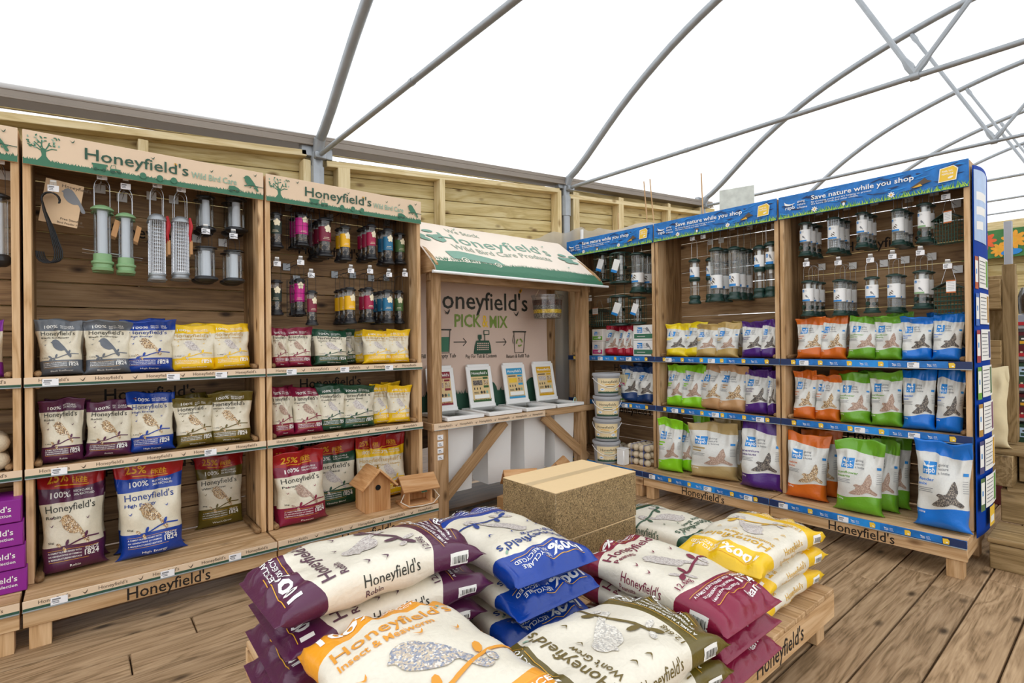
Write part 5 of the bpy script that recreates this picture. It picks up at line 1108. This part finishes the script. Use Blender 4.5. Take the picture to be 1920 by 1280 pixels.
# bird houses
HW, HZ = wood('house', 2), wood('house', 0)
def birdhouse(lab, loc, rz, k=1, dk=False):
    t = thing('bird_house', lab, 'bird house', loc, (0, 0, rz), 'wooden bird houses'); w, d, h, g = .078 * k, .075 * k, .165 * k, .075 * k
    MB().prism([(-w, 0), (w, 0), (w, h), (0, h + g), (-w, h)], -d, -d + .014, HW).build('front_board', t); MB().prism([(-w, 0), (w, 0), (w, h), (0, h + g), (-w, h)], d - .014, d, HW).build('back_board', t)
    for s in (-1, 1): MB().box((s * (w - .007), 0, h / 2), (.014, 2 * d - .03, h), HW).build('side_board', t)
    MB().box((0, 0, .008), (2 * w - .03, 2 * d - .03, .014), HW).build('floor_board', t)
    a = math.atan2(g, w); L = math.hypot(w, g) + .045 * k
    for s in (-1, 1): MB().box((0, 0, 0), (L, 2 * d + .055 * k, .014), wood('house', 1), .002).build('roof_board', t, (s * L / 2 * math.cos(a), -.012, h + g + .012 - L / 2 * math.sin(a)), (0, s * a, 0))
    MB().lathe([(0, 0), (.016 * k, 0), (.016 * k, .002), (0, .002)], plain('hole_black', '0c0a08', .9), 18).build('entrance_hole', t, (0, -d - .0022, h * .86), (R(90), 0, 0))
    if not dk: MB().lathe([(0, 0), (.008, 0), (.009, .006), (.004, .01), (.007, .018), (0, .022)], plain('brass', 'b8923c', .3, .9), 12).build('finial', t, (0, -d, h + g + .016))
    return t
x, y = atz(FL, 703, 955, ZS[2]); birdhouse('tall wooden bird house with round hole, on the bottom deck', FL.w(x, y + .03, ZS[2] + .001), R(-2), 1.18)
def hopper(lab, loc, rz, k=1, rope=True):
    t = thing('bird_table', lab, 'bird house', loc, (0, 0, rz), 'wooden bird houses')
    MB().box((0, 0, .01), (.2 * k, .14 * k, .018), HZ).build('tray', t)
    for s in (-1, 1): MB().prism([(-.06 * k, .018), (.06 * k, .018), (.06 * k, .10 * k), (0, .145 * k), (-.06 * k, .10 * k)], -.006, .006, HW).build('end_board', t, (s * .065 * k, 0, 0), (0, 0, R(90)))
    MB().box((0, .02, .06), (.12 * k, .006, .07), HW).build('back_board', t)
    for s in (-1, 1): MB().box((0, 0, 0), (.21 * k, .115 * k, .013), HZ, .002).build('roof_board', t, (0, s * .042 * k, .125 * k), (R(-37) * s, 0, 0))
    if rope:
        MB().tube([(-.085 * k, -.05, .09), (-.115 * k, -.085, .05), (-.07 * k, -.10, .012), (0, -.105, .008), (.07 * k, -.10, .012), (.112 * k, -.08, .05), (.085 * k, -.05, .1)], .004, plain('white_rope', 'e8dcc8', .8), 7).build('rope', t)
        q = MB(); q.box((0, 0, 0), (.045, .002, .075), plain('tag_cream', 'ddd0a0', .5), .0005); q.box((0, -.0015, -.028), (.045, .001, .018), GREEN, 0); q.build('swing_tag', t, (.02, -.07, .122), (R(-52), 0, R(6)))
    return t
hopper('small roofed bird table with white rope, on the bottom deck edge', FL.w(FL.at(781, 935, -.10)[0], -.10, ZS[2] + .001), R(-8), 1.3)
t = birdhouse('wooden bird house on the floor by the stall, beside the brown labelled carton', (2.80, 3.31, .002), R(62), 1.38, True); birdhouse('wooden bird house on the floor behind the straw-print cartons, nearer the tubs', (3.30, 3.33, .002), R(-58), 1.42, True)
t = carton('carton', 'brown carton with white label on the floor beside the stall', 2.70, 3.22, .002, (.26, .2, .17), (plain('brown_card', '9a7448', .7), plain('brown_card_top', 'a88052', .7)), R(12)); MB().box((0, .0, .2055), (.12, .09, .001), TICKET, .0002).build('address_label', t)
# small goods on the shelves
def fatpack(lab, fr, x, y, z, rz, nx_, ny_, nz_, r_, tiec):
    t = thing('fat_ball_pack', lab, 'bird food', fr.w(x, y, z), (0, 0, fr.rz + rz), 'nets of fat balls'); bm = plain('fat_ball', 'cfbfa4', .8, 0, .25, 160, .6)
    me = cached(('ball', r_), lambda: MB().lathe([(0, -r_)] + [(r_ * math.cos(a), r_ * math.sin(a)) for a in np.linspace(-1.2, 1.2, 7)] + [(0, r_)], bm, 14).mesh('fat_ball'))
    for i in range(nx_):
        for j in range(ny_):
            for k in range(nz_): obj('fat_ball', me, t, ((i - (nx_ - 1) / 2) * r_ * 2.02, (j - (ny_ - 1) / 2) * r_ * 2, r_ + k * r_ * 1.9), (i, j + k, 0))
    tm = plain('net_tie_' + tiec, tiec, .5); s = MB()
    for q in (-1, 1): s.tube([(q * r_ * nx_ * .55, -r_ * ny_, .004), (q * r_ * nx_ * .55, -r_ * ny_, r_ * 2 * nz_ * .95), (q * r_ * nx_ * .55, r_ * ny_, r_ * 2 * nz_ * .95), (q * r_ * nx_ * .55, r_ * ny_, .004)], .0022, tm, 5, True)
    s.build('net_tie', t)
for k in range(3): fatpack('net of pale fat balls with blue ties, %s of the three, corner deck' % ('lowest', 'middle', 'topmost')[k], FR, .93, .06, ZS[2] + .001 + .066 * k, 0, 4, 4, 1, .0315, '2456b0')
fatpack('net of fat balls with green tie beside the tubs, corner deck', FR, .62, .20, ZS[2] + .001, .2, 5, 2, 2, .032, '4a8a2a')
x, z = FL.at(14, 880, .1); fatpack('net of large fat balls on the middle shelf, cut-off left bay', FL, x - .13, .15, ZS[1] + .001, .1, 3, 3, 2, .045, 'c9b890')
t = thing('white_tub', 'small square white tub beside the fat balls, corner deck', 'tub', FR.w(.815, -.13, ZS[2] + .001), (0, 0, FR.rz)); MB().box((0, 0, .075), (.085, .085, .15), WHITE, .008).build('tub_body', t); MB().box((0, 0, .152), (.09, .09, .012), WHITE, .004).build('lid', t)
PUR = plain('purple_box', '8a1a8c', .45)
for k in range(4):
    x, _ = FL.at(0, 1000, -.03); t = thing('gift_box', 'bright purple boxed bird food, %s of the stack by the left edge' % ('lowest', 'second from bottom', 'third from bottom', 'topmost')[k], 'box', FL.w(x - .07 - .006 * k, .05 - .004 * k, ZS[2] + .001 + .112 * k), (0, 0, 0), 'stack of purple boxes')
    MB().box((0, 0, .055), (.33, .22, .108), PUR, .003).build('box_body', t); p = Print(); p.text(HF, .04, .055, PWHITE, fit=.18, bold=.008).text('Wild Bird Selection', .05, .03, PWHITE, fit=.16, bold=.008); p.build('front_print', t, (0, -.11, 0))
def small(lab, px0, px1, yt, sh, dep, d, top, body, pk, z0=0, kind='box'):
    xa = max(.05, FR.at(px0, yt, dep)[0]); xb = min(1.05, FR.at(px1, yt, dep)[0]); zt = FR.at((px0 + px1) / 2, yt, dep)[1]; h = zt - ZS[sh] - z0; t = thing('food_box', lab, kind, FR.w((xa + xb) / 2, dep + d / 2, ZS[sh] + z0 + .001), (0, 0, FR.rz), 'small boxed goods in the corner bay')
    MB().box((0, 0, h / 2), (xb - xa, d, h - .002), body, .003).build('box_body', t); p = Print(); w = xb - xa
    p.rect(-w * .45, h * .12, w * .45, h * .42, top); rs_logo(p, -w * .3, h * .5, min(w * .3, h * .4), GREY); p.bird(w * .25, h * .65, min(w * .25, h * .4), GREY) if pk else p.ell(w * .2, h * .3, w * .15, h * .1, PWHITE); p.rect(-w * .3, h * .24, w * .1, h * .27, PWHITE); p.build('front_print', t, (0, -d / 2, 0)); return h
h = small('white and green boxed feeder, lower of two, top shelf, corner bay', 1187, 1227, 638, 0, .04, .2, GREEN, WHITE, True)
small('white and green boxed feeder, upper of two, top shelf, corner bay', 1187, 1227, 609, 0, .04, .2, GREEN, WHITE, True, h)
PK = plain('pink_print', 'c8377c', .5); h = small('pink-labelled tub, lower of two, top shelf, corner bay', 1110, 1130, 640, 0, .05, .1, PK, plain('pale_pack', 'e6dfd6', .5), False, 0, 'tub')
small('green-labelled tub, upper of two, top shelf, corner bay', 1110, 1130, 617, 0, .05, .1, GRASS1, plain('pale_pack', 'e6dfd6', .5), False, h, 'tub')
small('pink-labelled pack behind the stall post, middle shelf, corner bay', 1075, 1094, 718, 1, .06, .1, PK, plain('pale_pack', 'e6dfd6', .5), False, 0, 'pack')
h = small('cream pack with green label, lower of two, middle shelf, corner bay', 1148, 1170, 728, 1, .05, .1, GRASS1, plain('cream_pack', 'd8cba4', .5), False, 0, 'pack')
small('cream pack with pink label, upper of two, middle shelf, corner bay', 1150, 1172, 702, 1, .05, .1, PK, plain('cream_pack', 'd8cba4', .5), False, h, 'pack')
# ---------------------------------------------------------------- poster on the end of the right run
EW = 3.312; t = thing('end_poster', 'tall curling blue poster with white panels on the end of the right run', 'poster', FR.w(EW, 0, 0), (0, 0, FR.rz))
def ep(x, y, h):                                   # x across (0..0.46, depth into the run), y up; bulges away from the bay
    f_ = np.clip(x / .46, 0, 1); b = .006 + .016 * np.sin(f_ * PI * .9) * (1 + .3 * np.sin(y * 2.6)) + .025 * f_ ** 3 * np.clip(1.9 - y, 0, 2) / 1.9 * .5
    return np.stack([b + h, x, y + .02 * np.sin(f_ * 3) * (y > 2)], 1)
xx, yy = np.meshgrid(np.linspace(0, .46, 18), np.linspace(.20, 2.425, 60)); V = np.concatenate([ep(xx.ravel(), yy.ravel(), 0), ep(xx.ravel(), yy.ravel(), -.002)]); q = np.array([(j * 18 + i, j * 18 + i + 1, (j + 1) * 18 + i + 1, (j + 1) * 18 + i) for j in range(59) for i in range(17)])
ed = list(range(18)) + [j * 18 + 17 for j in range(1, 60)] + [59 * 18 + i for i in range(16, -1, -1)] + [j * 18 for j in range(58, 0, -1)]; sd = [(ed[i], ed[i - 1], ed[i - 1] + 1080, ed[i] + 1080) for i in range(len(ed))]
BL2 = plain('end_poster_blue', '0b3f9e', .6, 0, .12, 6, 0, .05); obj('poster_sheet', mesh_np('poster_sheet', V, np.concatenate([q, q[:, ::-1] + 1080, np.array(sd)]), [BL2], sm=True), t)
p = Print(); PAL = plain('poster_sky', 'a9c4ea', .45, 0, .2, 12); p.rect(.01, 1.98, .34, 2.40, PAL).rect(.06, 2.22, .30, 2.27, PWHITE).rect(.06, 2.13, .28, 2.18, PWHITE).rect(.06, 2.04, .22, 2.09, PWHITE)
cols = ['b8522e', '3a6ec0', 'a02a3a', '6aa83a', 'b88a3a', '4a4a7a', '5a7a4a', '7a4a6a', 'd9a52a', '5a9a3a']; z = 1.75
for i in range(7):
    z = 1.70 - .222 * i; c = plain('poster_patch_%d' % i, cols[i], .5, 0, .4, 40); c2 = plain('poster_patch_b%d' % i, cols[(i + 3) % 10], .5, 0, .4, 40)
    p.rect(.012, z - .01, .085, z + .185, c).rect(.018, z + .03, .08, z + .16, PWHITE).rect(.035, z + .08, .055, z + .11, LOGO).rect(.10, z, .385, z + .19, PWHITE).rect(.295, z + .012, .37, z + .178, c2)
    for k in range(7): p.rect(.115, z + .16 - .022 * k, .28 - .02 * (k % 3), z + .165 - .022 * k, GREY if k else INK)
p.rect(.17, .24, .30, .36, YEL).rect(.19, .26, .28, .30, PWHITE); p.build('panels_print', t, fn=ep, L=.06, h0=.0025)
# ---------------------------------------------------------------- timber steps and plant staging at the right
t = thing('timber_steps', 'stepped timber staging at the right end of the run', 'steps', (0, 0, 0))
def ck(n, c, d, kind='step', ax=None): return plank(n, t, c, d, kind, .004, None, ax)
ck('riser_board', (4.262, -.2, .075), (.024, 1.62, .15)); 
for i in range(2): ck('tread_board', (4.35 + .205 * i, -.2, .170), (.2, 1.64, .034))
ck('end_board', (4.47, .598, .075), (.38, .024, .15)); ck('riser_board', (4.675, -.2, .295), (.024, 1.62, .21)); ck('tread_board', (4.76, -.20, .405), (.20, 1.56, .034)); ck('end_board', (4.87, .598, .30), (.36, .024, .21)); ck('tread_board', (4.96, -.2, .405), (.2, 1.56, .034))
ck('sleeper', (4.82, .60, .52), (.32, .10, .20)); ck('sleeper', (5.15, .45, .52), (.3, .40, .20)); ck('sleeper', (4.90, .40, .53), (.16, .28, .19))
for i in range(3): ck('top_board', (4.78 + .16 * i, .42, .633), (.155, .50, .026))
t = thing('timber_rack', 'rough timber rack with box shelves behind the end poster', 'rack', (0, 0, 0))
ck('upright', (5.02, .60, 1.285), (.05, .07, 1.24)); ck('upright', (5.02, 1.10, 1.26), (.05, .07, 1.24))
for z in (.78, 1.27, 1.70): ck('box_front', (4.985, .87, z), (.022, .46, .21)); ck('box_end', (5.10, .645, z), (.2, .022, .21)); ck('box_floor', (5.1, .87, z - .1), (.2, .44, .02))
ck('back_board', (5.22, .86, 1.25), (.02, .56, 1.2))
s_ = bag_shape(.30, .56, .17, 'stand', 77, 2.5, .4, .05); mm = plain('canvas_sack', 'd8c8a0', .8, 0, .1, 20, .3); o = obj('canvas_sack', bag_body(s_, mm, 'canvas_sack'), None, (4.78, .72, .648), (0, 0, R(-75))); tag(o, 'cream canvas sack standing behind the end poster', 'sack')
# red and grey shop rack with boxed goods
RED = plain('rack_red', 'b5202e', .4); GRY = plain('rack_grey', 'a9acb4', .45, .2); t = thing('shop_rack', 'grey shop rack with red shelf edges at the right edge', 'rack', (0, 0, 0)); RX = 5.9
def rk(py): v = FWD + (1905 - 960) / F_PX * RGT - (py - 640) / F_PX * UPV; return EYE + v[2] * RX / v[0]
zz = [rk(y) for y in (606, 664, 722, 778, 836)]
for z in zz:
    MB().box((RX + .17, .35, z - .03), (.34, .95, .03), GRY, .003).build('shelf', t); MB().box((RX - .004, .35, z - .003), (.008, .95, .028), RED, .002).build('shelf_edge', t)
MB().box((RX + .36, .35, (zz[0] + .08) / 2), (.02, .95, zz[0] + .08), GRY, .003).build('back_panel', t); MB().box((RX + .02, .71, 1.3), (.05, .05, 2.1), GRY, .003).build('upright', t)
MB().box((RX + .18, .35, (zz[4] - .06) / 2), (.36, .95, zz[4] - .06), plain('rack_base', '6a3030', .5), .004).build('plinth', t)
MAR = plain('pack_maroon', '5c1420', .45); DG = plain('pack_green', '2c4a34', .45); SKY = plain('pack_sky', 'b9d4ec', .45)
for k in range(4):
    z0 = zz[k + 1]; h = min(.27, zz[k] - z0 - .06)
    for j in range(5):
        y = .615 - .115 * j; g = (k + j) % 2; o = thing('boxed_good', '%s boxed pack, %s along the %s red-edged shelf of the shop rack' % ('dark green' if g else 'maroon', ORD[j], ('top', 'second', 'third', 'lowest')[k]), 'box', (RX + .1, y, z0 + .001 - .012), (0, 0, R(-90)), 'boxed packs on the red-edged rack')
        MB().box((0, 0, h / 2), (.105, .16, h), DG if g else MAR, .003).build('box_body', o); p = Print(); p.rect(-.04, h * .45, .04, h * .85, SKY if g else INK).rect(-.035, h * .5, .035, h * .62, FOREST if g else GOLD).rect(-.025, h * .68, .025, h * .75, INK if g else PWHITE)
        for q in range(3): p.ell(-.025 + .025 * q, h * .15, .009, .007, CREAMP)
        p.build('front_print', o, (0, -.08, 0))
for j in range(4):
    m = MB(); m.lathe([(0, -.24), (.05, -.22), (.06, -.1), (.035, -.01), (0, 0)], clear('net_wrap', (.45, .46, .48), .4), 12); m.lathe([(0, -.22), (.03, -.2), (.042, -.1), (.02, -.03), (0, -.02)], plain('dark_netting', '3a3d44', .6, 0, .4, 60), 10)
    o = m.build('netting_pack', None, (RX + .06, .74 - .13 * j, zz[0] + .30)); tag(o, 'wrapped bundle of dark netting above the red-edged rack, %s along' % ORD[j], 'netting', 'wrapped netting')
# timber end wall with flower poster
wr = MB().box((9.28, -.3, 1.35), (.02, 8.4, 2.75), wood('wall', 1), 0).build('wall_right'); tag(wr, kind='structure')
for i in range(19): plank('wall_plank', wr, (9.255 + .002 * (i % 2), -.3, .075 + .146 * i), (.02, 8.3, .142), 'wall', .004)
plank('wall_top_rail', wr, (9.19, -.3, 2.83), (.1, 8.4, .11), 'rail', .003)
for y in (-2.5, -1.1, .2, 1.35, 2.6): plank('wall_stud', wr, (9.2, y, 1.38), (.09, .06, 2.76), 'rail', .003)
t = tag(obj('flower_poster', MB().box((0, 0, 0), (.86, .02, .36), plain('poster_leaf_green', '3c7a3a', .5, 0, .4, 10), .002).mesh('flower_poster'), None, (9.1, 1.12, 2.59), (0, 0, R(-90))), 'poster of orange and yellow flowers on the far timber wall', 'poster')
p = Print(); OG = plain('petal_orange', 'e8632c', .5, 0, .2, 20); YG = plain('petal_yellow', 'f0a52a', .5, 0, .2, 20)
for x, z, r_, m in ((-.2, .05, .12, OG), (.08, .03, .12, YG), (-.05, -.08, .09, YG), (.28, .04, .11, OG), (-.35, -.03, .09, YG)):
    for k in range(9): p.ell(x + r_ * .55 * math.cos(k * .7), z + r_ * .55 * math.sin(k * .7), r_ * .5, r_ * .22, m, k * .7, 10)
    p.ell(x, z, r_ * .25, r_ * .25, GOLD)
p.ell(.06, -.12, .1, .04, LOGO, .1, 16); p.build('flowers_print', t, (0, -.01, 0))
# small sign rising behind the middle bay
t = thing('hanging_sign', 'pale printed sign board rising behind the middle blue fascia', 'sign', (5.3, 2.70, 0), (0, 0, R(-75))); MB().box((0, 0, 2.73), (.34, .02, .5), plain('sign_pale', 'cfd4cc', .5, 0, .35, 14), .003).build('sign_board', t); MB().box((-.25, .02, 1.35), (.05, .05, 2.7), BLACK, .003).build('sign_post', t)
bpy.context.view_layer.update()
